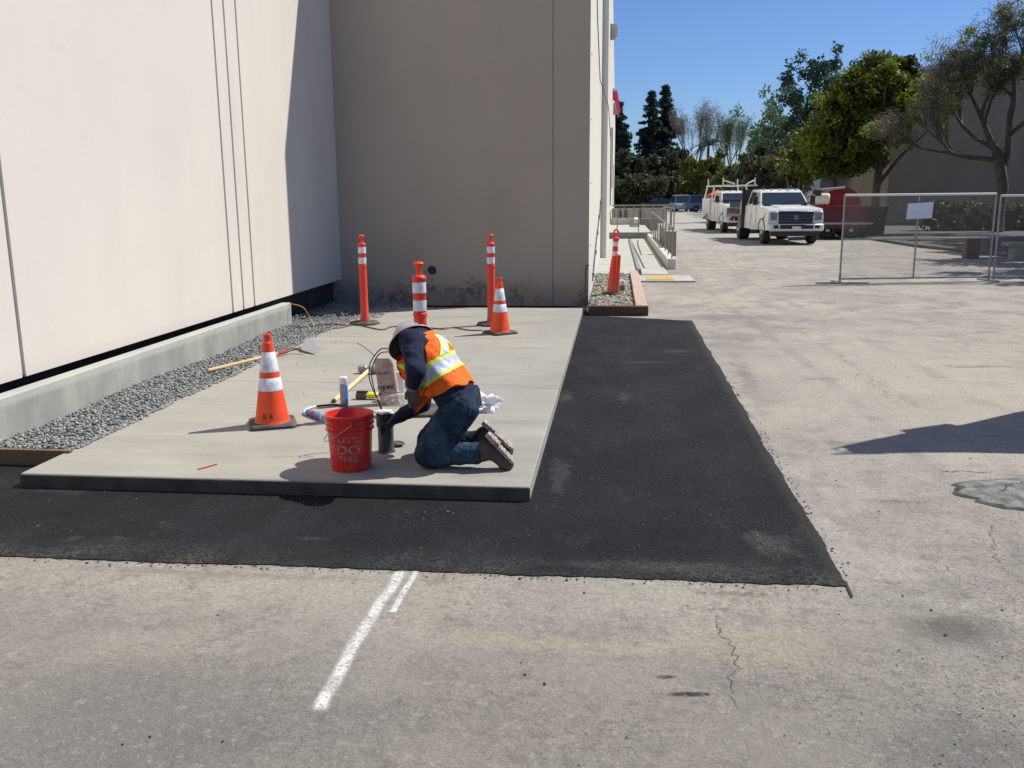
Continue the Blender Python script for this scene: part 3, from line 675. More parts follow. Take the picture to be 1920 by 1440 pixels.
obj('mat', MB().box(.70, 1.28, 20.05, 20.95, .036, .046), M['tactile'], t, w=True)
b = MB()
for i in range(12):
    for j in range(12): b.box(.72+i*.046, .742+i*.046, 20.09+j*.07, 20.12+j*.07, .046, .052)
obj('studs', b, M['tactile'], t, w=True, smooth=False, kind='stuff')
# handrails
def railing(name, lab, pts, posts, r=.022):
    t = thing(name, lab, 'handrail', tuple(pts[0]))
    obj('top_rail', MB().tube(pts, r, 8), M['rail'], t, w=True)
    for p, z0, z1 in posts: obj('rail_post', MB().bar((p[0], p[1], z0), (p[0], p[1], z1), r*.9, 6), M['rail'], t, w=True)
    return t
railing('handrail', 'sloping handrail on the low white ramp curb', [(1.42, 23.6, 1.02), (1.42, 38.5, 1.18)], [((1.42, 23.6+i*1.65), .26, 1.0+.011*i*1.65) for i in range(10)])
railing('handrail', 'handrail above the grey stair wall beside the ramp', [(1.42, 38.5, 1.18), (1.76, 38.0, 1.25), (1.78, 34.5, 1.4), (1.78, 29.0, 1.42)], [((1.78, 29.0), .76, 1.42), ((1.78, 31.0), .7, 1.42), ((1.78, 33.4), .7, 1.4), ((1.70, 29.0), .76, 1.40)])
railing('handrail', 'looped handrail across the ramp landing by the wall', [(-.2, 39.5, .62), (-.24, 39.5, .66), (-.24, 39.5, 1.16), (-.18, 39.5, 1.22), (1.9, 39.6, 1.26)], [((.06, 39.5), .3, 1.2), ((.95, 39.5), .3, 1.22)])
railing('handrail', 'lower bar of the looped rail by the wall', [(-.2, 39.52, .62), (1.0, 39.52, .64)], [])
t = railing('handrail', 'farthest railing with dark balusters behind the landing', [(-.25, 60, 1.17), (3.4, 60, 1.17)], [((-.1+i*.62, 60), .0, 1.17) for i in range(6)], .05)
rbox2 = thing('barrier_wall', 'low pale wall behind the far railing', 'low wall', (1.5, 62, 0))
obj('wall', MB().box(-.27, 3.3, 62, 62.3, 0, .98), M['ramp'], rbox2, w=True)
for k, x in enumerate((.25, .62, 1.5)):
    t = thing('bollard', ('leftmost', 'middle', 'rightmost')[k]+' dark bollard standing before the far pale wall', 'bollard', (x, 59, 0), group='bollards before the far wall')
    obj('post', MB().lathe([(.12, 0), (.12, .95), (.08, 1.03), (0, 1.05)], 12), M['steel_dark'], t)
t = thing('wall_downpipe', 'short dark stepped pipe low on the sunlit side wall', 'pipe', (-.43, 19, 0))
obj('pipe_run', MB().tube([(-.43, 17.6, .25), (-.43, 19, .55), (-.43, 21, .9), (-.43, 24.5, 1.35), (-.43, 26.6, 1.75)], .018, 6), M['steel_dark'], t, w=True)
for k in range(5): obj('clip', MB().box(-.445, -.40, 17.9+k*1.9, 17.98+k*1.9, .28+k*.33, .36+k*.33), M['steel_dark'], t, w=True)

# ================================================================== CONES
def text_mesh(s, size, extrude=0):
    cu_ = bpy.data.curves.new('txt', 'FONT'); cu_.body = s; cu_.size = size; cu_.offset = size*.022; cu_.align_x = 'CENTER'; cu_.resolution_u = 2
    o = bpy.data.objects.new('txt', cu_); COL.objects.link(o)
    dg = bpy.context.evaluated_depsgraph_get(); me = o.evaluated_get(dg).to_mesh()
    vs = [tuple(v.co) for v in me.vertices]; fs = [tuple(p.vertices) for p in me.polygons]
    o.evaluated_get(dg).to_mesh_clear(); bpy.data.objects.remove(o); bpy.data.curves.remove(cu_)
    return vs, fs
def wrap(vs, rad, a0, z0, sx=1):   # rad(z); angle a0 faces the text
    out = []
    for x, y, _ in vs:
        z = z0+y; r = rad(z)+.0015; a = a0+x*sx/r
        out.append((r*math.cos(a), r*math.sin(a), z))
    return out
def make_cone(lab, loc, rz, letters=None):
    t = thing('traffic_cone', lab, 'traffic cone', loc, rz, 'orange traffic cones with two white bands')
    b = MB(); s = .178
    ring = lambda h, z: [(x, y, z) for x, y in [(-h, -h+.03), (-h+.03, -h), (h-.03, -h), (h, -h+.03), (h, h-.03), (h-.03, h), (-h+.03, h), (-h, h-.03)]]
    b.rings([ring(s, 0), ring(s, .022), ring(s-.012, .034)]); obj('base', b, M['rubber'], t)
    H = .725; rad = lambda z: .132+(.029-.132)*(z-.03)/(H-.03)
    obj('cone_body', MB().lathe([(.142, .03), (.135, .04)]+[(rad(z), z) for z in (.06, .2, .35, .5, .6, .655)]+[(.026, .66), (.024, .68), (.030, .69), (.030, .72), (.022, .725), (.02, .70)], 36, cap=False), M['orange'], t, smooth=50)
    for z0, z1 in ((.285, .385), (.43, .585)):
        obj('reflective_band', MB().lathe([(rad(z0), z0), (rad(z0)+.002, z0+.001), (rad(z1)+.002, z1-.001), (rad(z1), z1)], 36, cap=False), M['white_band'], t, smooth=60)
    if letters:
        for ch, a in letters:
            vs, fs = text_mesh(ch, .052); mb = MB(); mb.add([(x, y, z) for x, y, z in wrap(vs, rad, a-rz, .075)], fs)
            obj('letter', mb, M['print'], t, smooth=False)
    return t
A = math.atan2(-6.6, 2.65)
c1 = make_cone('nearest traffic cone, lettered G E, left of the red bucket', (-2.665, 6.74, .10), R(24), [('G', A-.50), ('E', A-.05)])
def bare(c, loc, rz, lab):
    r = thing('traffic_cone', lab, 'traffic cone', loc, rz, 'orange traffic cones with two white bands')
    for ch in c.children:
        if ch.name.startswith('letter'): continue
        k = ch.copy(); COL.objects.link(k); k.parent = r
    return r
bare(c1, (-1.475, 11.68, .10), R(40), 'far traffic cone beside the delineator post on the slab')

# ================================================================== DELINEATOR POSTS
def make_post(lab, loc, rz):
    t = thing('delineator_post', lab, 'delineator post', loc, rz, 'orange delineator posts with black octagonal bases')
    b = MB(); rs = []
    for r, z in ((.215, 0), (.215, .022), (.19, .040), (.09, .048)): rs.append([(r*math.cos(math.pi/4*i+.39), r*math.sin(math.pi/4*i+.39), z) for i in range(8)])
    b.rings(rs); obj('base', b, M['rubber'], t)
    obj('tube', MB().lathe([(.066, .045), (.064, .09), (.058, .12), (.052, .80), (.058, .805), (.058, .825), (.052, .83), (.052, 1.09), (.057, 1.095), (.057, 1.115), (.045, 1.13), (.022, 1.135)], 24), M['orange2'], t, smooth=45)
    obj('grip', MB().lathe([(.020, 1.12), (.019, 1.18), (.026, 1.20), (.040, 1.212), (.042, 1.226), (.030, 1.238), (0, 1.242)], 20), M['orange2'], t, smooth=50)
    for z0, z1 in ((.845, .93), (.99, 1.075)): obj('reflective_band', MB().lathe([(.0522, z0), (.0545, z0+.001), (.0545, z1-.001), (.0522, z1)], 24, cap=False), M['white_band'], t, smooth=60)
    return t
pm = atxz(793, 7.25, .1)
p1 = make_post('nearest delineator post, right behind the kneeling worker', (pm.x, 7.25, .10), .2)
dup(p1, (-3.49, 12.47, .10), .5, 'left delineator post on the slab corner near the gravel')
dup(p1, (-1.69, 12.46, .10), .9, 'delineator post standing just behind the far traffic cone')
# tall looped cone in the planter
t = thing('looped_channelizer', 'tall orange channelizer cone with loop handle standing in planter', 'channelizer', (-.04, 16.6, .07)); t.rotation_euler = (0, R(2.5), .2)
obj('base', MB().box(-.17, .17, -.17, .17, 0, .06, b=.02), M['rubber'], t)
obj('cone_body', MB().lathe([(.115, .06), (.10, .25), (.062, .66), (.052, .70), (.052, .98), (.060, .99), (.060, 1.03), (.03, 1.05)], 24), M['orange2'], t)
obj('flute', MB().box(.01, .085, -.125, -.03, .05, .74, b=.012), M['orange2'], t)
for z0, z1 in ((.71, .79), (.88, .96)): obj('reflective_band', MB().lathe([(.0525, z0), (.055, z0+.001), (.055, z1-.001), (.0525, z1)], 24, cap=False), M['white_band'], t)
obj('loop_handle', MB().tube([(.045*math.cos(a), 0, 1.10+.075*math.sin(a)+ (0)) for a in [math.pi*(-.35+1.7*k/14) for k in range(15)]], .016, 8), M['orange2'], t)
t = thing('pipe_riser', 'short white and green pipe riser beside the looped channelizer', 'pipe', (.13, 16.9, .06))
obj('riser', MB().lathe([(.05, 0), (.05, .2), (.06, .2), (.06, .26), (0, .27)], 14), M['whiteplastic'], t)
obj('collar', MB().lathe([(.052, .07), (.054, .08), (.054, .16), (.052, .17)], 14, cap=False), mat('green_plastic', (.05, .22, .16), None, rough=.5), t)

# ================================================================== BUCKET AND SITE TOOLS
BX = (-1.715, 5.66, .10)
t = thing('red_bucket', 'open red plastic bucket lettered LET\'S DO THIS. beside the kneeling worker', 'bucket', BX)
rb = lambda z: .130+.022*z/.37
prof = [(0, .004), (.128, .0), (rb(.01), .01), (rb(.265), .265), (.158, .268), (.158, .274), (rb(.28), .278), (rb(.30), .30), (.160, .303), (.160, .309), (rb(.31), .312), (rb(.335), .335), (.161, .338), (.161, .343), (rb(.35), .347), (rb(.36), .360), (.159, .364), (.159, .370), (.150, .372), (.147, .368), (.125, .02), (0, .018)]
obj('bucket_body', MB().lathe(prof, 48, cap=False), M['bucket'], t, smooth=40)
AB = math.atan2(-5.66, 1.71)
for s, z, sz in (("LET'S", .205, .052), ('DO', .125, .088), ('THIS.', .075, .052)):
    vs, fs = text_mesh(s, sz); mb = MB(); mb.add(wrap(vs, rb, AB-.12, z, 1.15), fs); obj('lettering', mb, M['bucketprint'], t, smooth=False)
hp = []
for k in range(17):
    a = math.pi*k/16; hp.append(Vector((-.162*math.cos(a), -.02-.165*math.sin(a)*.30, .325-.16*math.sin(a)*.95)))
q = Matrix.Rotation(R(-12), 4, 'Z')
hd2 = Vector((-1, -.35, 0)).normalized(); pd2 = Vector((hd2.y, -hd2.x, 0)); hp = []
for k in range(21):   # bail hanging down along the left flank
    a = math.pi*k/20; p_ = pd2*(.166*math.cos(a))+hd2*(.168*math.sin(a)); hp.append((p_.x, p_.y, .325-.13*math.sin(a)))
obj('bail_handle', MB().tube(hp, .0028, 5), M['steel'], t)
for s_ in (-1, 1): obj('bail_ear', MB().lathe([(.013, 0), (.013, .012)], 10, tuple(pd2*s_*.155+Vector((0, 0, .325))), pd2*s_), M['bucket'], t)

# stub pipe
P = gr(722, 850, .10); t = thing('conduit_stub', 'grey upright pipe stub with black collar by the worker\'s hand', 'pipe', (P.x, P.y+.04, .10))
obj('pipe', MB().lathe([(.055, 0), (.055, .24)], 24), M['pipe'], t)
obj('collar', MB().lathe([(.0555, .185), (.063, .187), (.063, .27), (.052, .272), (.05, .2)], 24, cap=False), M['black'], t)
obj('rag', blob((.062, .055, .016), 5, .5, 3).xf(Matrix.Translation((-.01, .01, .285))), M['whitedull'], t, smooth=60)
obj('base_ring', MB().lathe([(.062, 0), (.06, .012)], 20), M['rubber'], t)
t = thing('shadow_lump', 'small dark lump standing in for the shadow right of the pipe stub', 'debris', tuple(gr(742, 832, .115)))
obj('chunk', blob((.06, .05, .018), 9, .6, 3), M['rubber'], t, smooth=20)  # dark lump takes the place of a shadow beside the stub
# cables rising in a loop from the pipe
t = thing('cable_loop', 'black cable loop rising from the pipe stub before the worker', 'cable', (P.x, P.y, .35))
y_ = 6.15
A1 = [at(*p, y_) for p in ((716, 800), (718, 785), (714, 760), (706, 745), (697, 725), (692, 705), (693, 685), (700, 670), (712, 656), (722, 653), (735, 658))]
A2 = [at(*p, y_+.03) for p in ((717, 800), (716, 775), (708, 750), (701, 728), (697, 705), (699, 686), (706, 670), (716, 661), (732, 660))]
A3 = [at(*p, y_+.02) for p in ((703, 667), (694, 660), (682, 650), (669, 643))]
A4 = [at(*p, y_-.02) for p in ((708, 742), (716, 738), (712, 743), (706, 744), (722, 728), (719, 735), (730, 737), (756, 735))]
def smoothpts(p, n=4):
    out = []
    for i in range(len(p)-1):
        p0 = p[max(i-1, 0)]; p1 = p[i]; p2 = p[i+1]; p3 = p[min(i+2, len(p)-1)]
        for k in range(n):
            u = k/n; out.append(.5*((2*p1)+(p2-p0)*u+(2*p0-5*p1+4*p2-p3)*u*u+(3*p1-p0-3*p2+p3)*u**3))
    out.append(p[-1]); return out
for a in (A1, A2, A3, A4): obj('wire', MB().tube(smoothpts(a), .0042 if a is not A3 and a is not A4 else .0028, 6), M['cable'], t, w=True)

# paper bag of mix inside a clear bag
P = gr(733, 757, .10); t = thing('mix_bag', 'tall creased brown paper bag lettered FIVE MIX beside worker', 'bag', (P.x, P.y, .10))
W_, H_ = .085, .40
rs = []
for k in range(13):
    z = H_*k/12; w_ = W_*(1-.25*(1 if k == 12 else 0)); lean = -.05*k/12; d_ = .045*(1-.6*(k/12)**5); ring = []
    for i in range(16):
        a = 2*math.pi*i/16; ring.append((lean+w_*np.sign(math.cos(a))*abs(math.cos(a))**.5+.004*mnoise.noise(Vector((i, k, 1))), d_*np.sign(math.sin(a))*abs(math.sin(a))**.5+.006*mnoise.noise(Vector((i*2, k, 4))), z))
    rs.append(ring)
obj('paper_sack', MB().rings(rs), M['paperbag'], t, smooth=30)
for s, z, sz, m_ in (('FIVE MIX', .14, .042, M['print']), ('FIVE MIX', .265, .036, M['fade'])):
    vs, fs = text_mesh(s, sz); mb = MB(); mb.add([(x*.86-.012-.05*z/H_, -.0535, z+y+x*.08) for x, y, _ in vs], fs); obj('lettering', mb, m_, t, smooth=False)
obj('clear_bag', blob((.11, .06, .055), 12, .6, 2.2, 3).xf(Matrix.Translation((.045, -.03, .05))), M['clear'], t, smooth=25)
t = thing('white_jug', 'white plastic jug half hidden behind the mix bag', 'jug', tuple(atxz(752, P.y+.18, .1)))
obj('jug_body', MB().box(-.05, .055, -.05, .05, 0, .27, b=.02), M['whiteplastic'], t)
obj('cap', MB().lathe([(.02, .27), (.02, .30), (0, .301)], 12), M['whiteplastic'], t)

# marking paint can
P = gr(644, 762, .10); t = thing('paint_can', 'upright grey and blue spray can with white cap', 'spray can', (P.x, P.y+.03, .10), .4)
obj('can', MB().lathe([(.033, 0), (.034, .005), (.034, .185), (.028, .195)], 24), M['greycan'], t)
b = MB(); rs = []
for z in (.01, .18): rs.append([(.0352*math.cos(a), .0352*math.sin(a), z) for a in [R(-80+11*k) for k in range(8)]])
b.rings(rs, cap=False, closed=False); obj('blue_label', b, M['blue'], t)
obj('cap', MB().lathe([(.031, .193), (.034, .197), (.036, .245), (.030, .252), (.016, .25), (.014, .22), (0, .22)], 20, cap=False), M['whiteplastic'], t)
# blue tube lying
a = gr(577, 772, .125); c = gr(606, 784, .125); t = thing('sealant_tube', 'blue and red sealant tube lying left of the bucket', 'tube', tuple(a))
d_ = (c-a); d_.z = 0
obj('tube', MB().lathe([(.0, 0), (.024, .001), (.026, .01), (.026, d_.length*.95)], 18, (0, 0, 0), d_), M['blue'], t)
obj('red_label', MB().lathe([(.0262, d_.length*.3), (.0268, d_.length*.31), (.0268, d_.length*.52), (.0262, d_.length*.53)], 18, (0, 0, 0), d_, cap=False), M['redpaint'], t)
obj('end_cap', MB().lathe([(.026, d_.length*.95), (.027, d_.length*.98), (.024, d_.length), (.012, d_.length), (.010, d_.length*.97), (0, d_.length*.97)], 18, (0, 0, 0), d_), M['whiteplastic'], t)
pts = [gr(*p, .115) for p in ((571, 776), (572, 770), (580, 765), (592, 762), (610, 760), (632, 759), (652, 762))]
t = thing('hose', 'white and black hose curving behind the blue sealant tube', 'hose', tuple(pts[0]))
obj('white_hose', MB().tube(smoothpts(pts[:4]), .010, 8), M['whiteplastic'], t, w=True)
obj('black_hose', MB().tube(smoothpts(pts[3:]), .009, 8), M['cable'], t, w=True)
# sledge hammer
a = gr(627, 751, .115); c = gr(692, 694, .135); t = thing('sledge_hammer', 'sledge hammer with pale wooden handle lying on the slab', 'hammer', tuple(a))
obj('handle', MB().bar(a, c, .019, 10, .021), M['woodpale'], t, w=True)
obj('handle_tip', MB().bar(a+(a-c).normalized()*.03, a+(c-a).normalized()*.002, .0205, 10), M['board'], t, w=True)
dd = (c-a).normalized(); pp = Vector((dd.y, -dd.x, 0)).normalized(); hc = Vector((c.x, c.y, .145))
b = MB(); b.lathe([(.03, -.11), (.042, -.095), (.042, -.03), (.034, -.02), (.034, .02), (.042, .03), (.042, .095), (.03, .11)], 8, hc, Vector((1, -.12, 0)))
obj('hammer_head', b, M['greycan'], t, w=True)
# yellow brush
a = gr(668, 744, .12); c = gr(712, 742, .12); t = thing('scrub_brush', 'black bristled scrub brush with yellow handle', 'brush', tuple(a))
q1 = a.lerp(c, .45)
obj('bristle_block', MB().box(a.x, q1.x, a.y-.03, a.y+.03, .10, .155, b=.008), M['rubber'], t, w=True)
obj('grip', MB().box(q1.x+.001, c.x, a.y-.027, a.y+.032, .112, .16, b=.012), M['yellow'], t, w=True)
b = MB()
for i in range(9):
    for j in range(5): b.bar((a.x+.012+i*.011, a.y-.024+j*.012, .156), (a.x+.010+i*.011, a.y-.024+j*.012, .172), .003, 4)
obj('bristles', b, M['black'], t, w=True, kind='stuff')
# shovel
h0 = gr(389, 695, .14); h1 = gr(520, 663, .135); t = thing('shovel', 'round shovel with wooden handle lying across the gravel', 'shovel', tuple(h0))
obj('handle', MB().bar(h0, h1, .019, 10), M['wood'], t, w=True)
h2 = gr(537, 659, .14); obj('red_collar', MB().bar(h1, h2, .022, 10), M['redpaint'], t, w=True)
nk = [h2, gr(550, 655, .15), gr(560, 655, .15), gr(572, 661, .125)]
obj('neck', MB().tube(smoothpts([Vector(p) for p in nk]), .015, 8), M['steel_dark'], t, w=True)
bl = [(563, 655, .13), (590, 664, .11), (604, 637, .16), (596, 632, .20), (572, 634, .20)]
bp = [gr(x, y, z) for x, y, z in bl]; ctr = sum(bp, Vector())/5; ctr.z -= .02
b = MB(); vs = [tuple(p) for p in bp]+[tuple(ctr)]+[tuple(p-Vector((0, 0, .004))) for p in bp]+[tuple(ctr-Vector((0, 0, .004)))]
b.add(vs, [(i, (i+1) % 5, 5) for i in range(5)]+[((i+1) % 5+6, i+6, 11) for i in range(5)]+[(i, i+6, (i+1) % 5+6, (i+1) % 5) for i in range(5)])
obj('blade', b, M['greycan'], t, w=True, smooth=60)
# white plastic film behind the worker
P = gr(903, 770, .10); t = thing('plastic_sheet', 'crumpled translucent white plastic bag behind the worker\'s hip', 'plastic bag', tuple(P))
obj('film', blob((.12, .09, .075), 21, 1.1, 2.6, 3).xf(Matrix.Translation((.0, 0, .05))), M['thinwhite'], t, smooth=20)
# red pencil
a = gr(371, 880, .105); c = gr(407, 870, .105); t = thing('red_marker', 'thin red marking stick lying on the near slab edge', 'marker', tuple(a))
obj('stick', MB().bar(a, c, .0045, 6), M['redpaint'], t, w=True)
# cords
pts = [gr(600, 618, .11), gr(640, 614, .11), gr(668, 609, .11), gr(715, 618, .11), gr(738, 612, .11), gr(800, 614, .11), gr(830, 617, .11), gr(850, 614, .11), gr(880, 619, .11), gr(905, 619, .11)]
t = thing('extension_cord', 'dark brown cord snaking between the delineator bases', 'cord', tuple(pts[0]))
obj('cord_run', MB().tube(smoothpts(pts), .009, 6), M['cord'], t, w=True)
pts = [Vector((-4.50, 12.15, .43)), at(566, 575, 12.1), at(578, 590, 12.3), gr(588, 608, .12), gr(596, 612, .12)]
t = thing('string_line', 'orange cord dropping from the curb end to the gravel', 'cord', tuple(pts[0]))
obj('cord_run', MB().tube(smoothpts(pts), .007, 6), M['cordorange'], t, w=True)

# loose crumbs along the patch edge and on the lot
k = 900; e1 = np.c_[nr.uniform(-4.4, 1.1, k), 4.235+nr.normal(-.015, .028, k), np.full(k, .004)]
k = 380; e2 = np.c_[1.14+np.abs(nr.normal(0, .03, k)), nr.uniform(4.3, 9.5, k), np.full(k, .003)]
k = 520; e3 = np.c_[nr.uniform(-3, 4.5, k), 2.3+9*nr.random(k)**1.8, np.full(k, .003)]
e3 = e3[~((e3[:, 0] > -4.5) & (e3[:, 0] < 1.2) & (e3[:, 1] > 4.2))]
k = 700; e4 = np.c_[nr.normal(1.5, .45, k), nr.normal(3.0, .3, k), np.full(k, .003)]
pos = np.r_[e1, e2, e3, e4]; size = np.clip(nr.gamma(1.6, .0015, len(pos)), .0012, .008); size[-700:] = np.clip(size[-700:]*.55, .001, .0035)
stones(pos, size, M['crumb'], 'asphalt_crumbs', .6, kind='stuff', category='debris', label='loose dark asphalt crumbs along the patch edge')
k = 60; pos = np.c_[nr.uniform(-3.7, -.6, k), 5.5+8.5*nr.random(k), np.full(k, .101)]
stones(pos, np.clip(nr.gamma(2, .003, k), .002, .011), M['crumb'], 'slab_grit', .5, kind='stuff', category='debris', label='sparse dark grit scattered on the slab')
k = 34; pos = np.c_[nr.uniform(-3.8, 1, k), nr.uniform(4.35, 5.3, k), np.full(k, .008)]
stones(pos, nr.uniform(.002, .006, k), M['river'], 'pale_chips', .5, kind='stuff', category='debris', label='tiny pale chips on the fresh asphalt')

# ================================================================== PERSON (distance fields meshed with surface nets)
class Field:
    def __init__(s, lo, hi, h):
        s.lo = np.array(lo, float); s.h = h; s.n = (np.ceil((np.array(hi)-s.lo)/h)).astype(int)+1
        s.d = np.full(s.n, .12, np.float32); s.ax = [s.lo[i]+h*np.arange(s.n[i]) for i in range(3)]
    def _blk(s, lo, hi):
        i0 = np.clip(np.floor((lo-s.lo)/s.h).astype(int), 0, s.n-1); i1 = np.clip(np.ceil((hi-s.lo)/s.h).astype(int)+1, 1, s.n)
        sl_ = tuple(slice(a, b_) for a, b_ in zip(i0, i1))
        g_ = np.meshgrid(*[s.ax[i][sl_[i]] for i in range(3)], indexing='ij'); return sl_, np.stack(g_, -1)
    def _mix(s, sl_, d, k, sub=False):
        a = s.d[sl_]
        if sub:
            d = -d; h = np.clip(.5-.5*(a-d)/k, 0, 1) if k else (d > a)
            s.d[sl_] = a*(1-h)+d*h+(k*h*(1-h) if k else 0)
        else:
            h = np.clip(.5+.5*(d-a)/k, 0, 1); s.d[sl_] = d*(1-h)+a*h-k*h*(1-h)
    def cap(s, a, b, r1, r2, k=.03, sy=1.0, sub=False, m=.06):
        a = np.array(a, float); b = np.array(b, float); r = max(r1, r2)/min(sy, 1)+m
        sl_, P_ = s._blk(np.minimum(a, b)-r, np.maximum(a, b)+r)
        if P_.size == 0: return
        w = np.array([1, sy, 1.0]); ba = (b-a)*w; pa = (P_-a)*w
        t = np.clip((pa@ba)/max(ba@ba, 1e-9), 0, 1); d = np.linalg.norm(pa-t[..., None]*ba, axis=-1)-(r1+(r2-r1)*t)
        s._mix(sl_, d.astype(np.float32), k, sub)
    def ell(s, c, rad, k=.03, rot=None, sub=False):
        c = np.array(c, float); rad = np.array(rad, float); R_ = rad.max()+.06
        sl_, P_ = s._blk(c-R_, c+R_); q = P_-c
        if rot is not None: q = q @ np.array(rot)
        l = np.linalg.norm(q/rad, axis=-1); d = (l-1)*l/np.maximum(np.linalg.norm(q/rad**2, axis=-1), 1e-6)
        s._mix(sl_, d.astype(np.float32), k, sub)
    def cut(s, pt, nrm, wave=0):          # keep the side the normal points away from
        sl_, P_ = s._blk(s.lo, s.lo+s.h*s.n); nrm = np.array(nrm, float); nrm /= np.linalg.norm(nrm)
        d = (P_-np.array(pt)) @ nrm
        if wave: d = d+wave*np.sin(P_[..., 1]*31+P_[..., 0]*17)
        s.d = np.maximum(s.d, d.astype(np.float32))
    def wrinkle(s, amp, f, seed=0):
        sl_, P_ = s._blk(s.lo, s.lo+s.h*s.n); x, y, z = P_[..., 0], P_[..., 1], P_[..., 2]
        w = np.sin(f*(x+.6*z)+2*np.sin(f*.6*y+seed)+seed)*np.sin(f*.8*(z-.4*x+.3*y)+1.7*np.sin(f*.5*x+seed*2))
        s.d += (amp*w).astype(np.float32)
    def mesh(s, name, mats, off, holes=False):
        d = s.d; n = s.n
        ins = d < 0; cnt = sum(ins[i:n[0]-1+i, j:n[1]-1+j, k:n[2]-1+k].astype(np.int8) for i in (0, 1) for j in (0, 1) for k in (0, 1))
        act = (cnt > 0) & (cnt < 8); idx = -np.ones(act.shape, np.int64); ids = np.argwhere(act); idx[act] = np.arange(len(ids))
        acc = np.zeros((len(ids), 3)); num = np.zeros(len(ids))
        co_ = [(i, j, k) for i in (0, 1) for j in (0, 1) for k in (0, 1)]
        for a in co_:
            for b_ in co_:
                df = np.subtract(b_, a)
                if df.sum() != 1 or df.min() < 0: continue
                va = d[tuple((ids+a).T)]; vb = d[tuple((ids+b_).T)]; cr = (va < 0) != (vb < 0)
                t = np.where(cr, va/np.where(cr, va-vb, 1), 0)
                acc += cr[:, None]*(np.array(a)+t[:, None]*df); num += cr
        V = s.lo+s.h*(ids+acc/num[:, None])
        Q = []
        for ax_ in range(3):
            u, v = [(1, 2), (2, 0), (0, 1)][ax_]
            sl_a = [slice(None)]*3; sl_b = [slice(None)]*3; sl_a[ax_] = slice(0, -1); sl_b[ax_] = slice(1, None)
            A_ = ins[tuple(sl_a)]; B_ = ins[tuple(sl_b)]
            for flip, E_ in ((0, A_ & ~B_), (1, ~A_ & B_)):
                e = np.argwhere(E_); e = e[(e[:, u] > 0) & (e[:, v] > 0) & (e[:, u] < n[u]-1) & (e[:, v] < n[v]-1)]
                du = np.zeros(3, int); dv = np.zeros(3, int); du[u] = 1; dv[v] = 1
                q = np.stack([idx[tuple((e-du-dv).T)], idx[tuple((e-dv).T)], idx[tuple(e.T)], idx[tuple((e-du).T)]], 1)
                Q.append(q[:, ::-1] if flip else q)
        Q = np.concatenate(Q)
        return fastmesh(name, V-np.array(off), Q, mats, smooth=True)

def JX(px, y, z): return np.array(atxz(px, y, z))
def J(px, py, y): return np.array(at(px, py, y))
PO = Vector((-1.15, 5.85, .10))
person = thing('person', 'kneeling worker in orange hi-vis vest, navy shirt and jeans bending over the pipe stub', 'person', tuple(PO))
pel = J(862, 750, 5.86); che = J(806, 668, 5.88); nek = J(782, 636, 5.92)
HL, HR = J(862, 765, 5.75), J(862, 760, 5.98)
KL, KR = JX(803, 5.70, .185), JX(806, 5.99, .185)
AL, AR = JX(902, 5.70, .205), JX(897, 6.01, .205)
SL, SR = J(771, 640, 5.72), J(790, 634, 6.10)
EL, WL = J(780, 694, 5.54), J(772, 724, 5.69)
ER, WR = J(790, 756, 6.06), J(744, 786, 5.98)
hatc = J(770, 638, 6.06); hd = np.array([-.48, .66, .58]); hd /= np.linalg.norm(hd)
headc = hatc+hd*.01
lo = np.array([-1.62, 5.38, .08]); hi = np.array([-.60, 6.34, 1.10])

def foot(F, A_, dy, grow):
    heel = A_+np.array([.045, 0, .06]); toe = JX(950, A_[1], .135)
    F.cap(A_, A_+np.array([.03, 0, .01]), .045+grow, .045+grow, .02)
    F.cap(heel-np.array([.012, 0, .01]), toe, .036+grow, .034+grow, .03, .85)
    return heel, toe
# body: one continuous skin
B = Field(lo, hi, .0065)
B.cap(pel, che, .105, .112, .04, .66); B.cap(che, nek, .09, .055, .05, .75); B.cap(nek, headc, .052, .055, .03)
B.ell(headc-hd*.03, (.078, .078, .105), .03, np.linalg.qr(np.stack([np.cross(hd, [0, 0, 1]), np.cross(np.cross(hd, [0, 0, 1]), hd), hd], 1))[0])
fdir = np.array([-.55, .1, -.6]); fdir /= np.linalg.norm(fdir)
B.cap(headc-hd*.05+fdir*.075, headc-hd*.03+fdir*.095, .016, .014, .012)      # nose
B.ell(headc-hd*.10+fdir*.06, (.04, .04, .03), .02)                            # chin and mouth
for s_ in (-1, 1): B.ell(headc-hd*.03+np.array([.01, s_*.075, -.01]), (.018, .01, .028), .008)   # ears
for s_ in (-.03, .03): B.ell(headc-hd*.02+fdir*.082+np.array([0, s_, 0]), (.012, .012, .01), .006)
for S_, E_, W_, k_ in ((SL, EL, WL, 0), (SR, ER, WR, 1)):
    B.cap(che*.4+nek*.6, S_, .06, .052, .04); B.cap(S_, E_, .052, .040, .03); B.cap(E_, W_, .040, .026, .02)
for H1, K1, A1_ in ((HL, KL, AL), (HR, KR, AR)):
    B.cap(H1, K1, .095, .060, .04); B.cap(K1, A1_, .056, .038, .03)
    heel, toe = foot(B, A1_, 0, -.008)
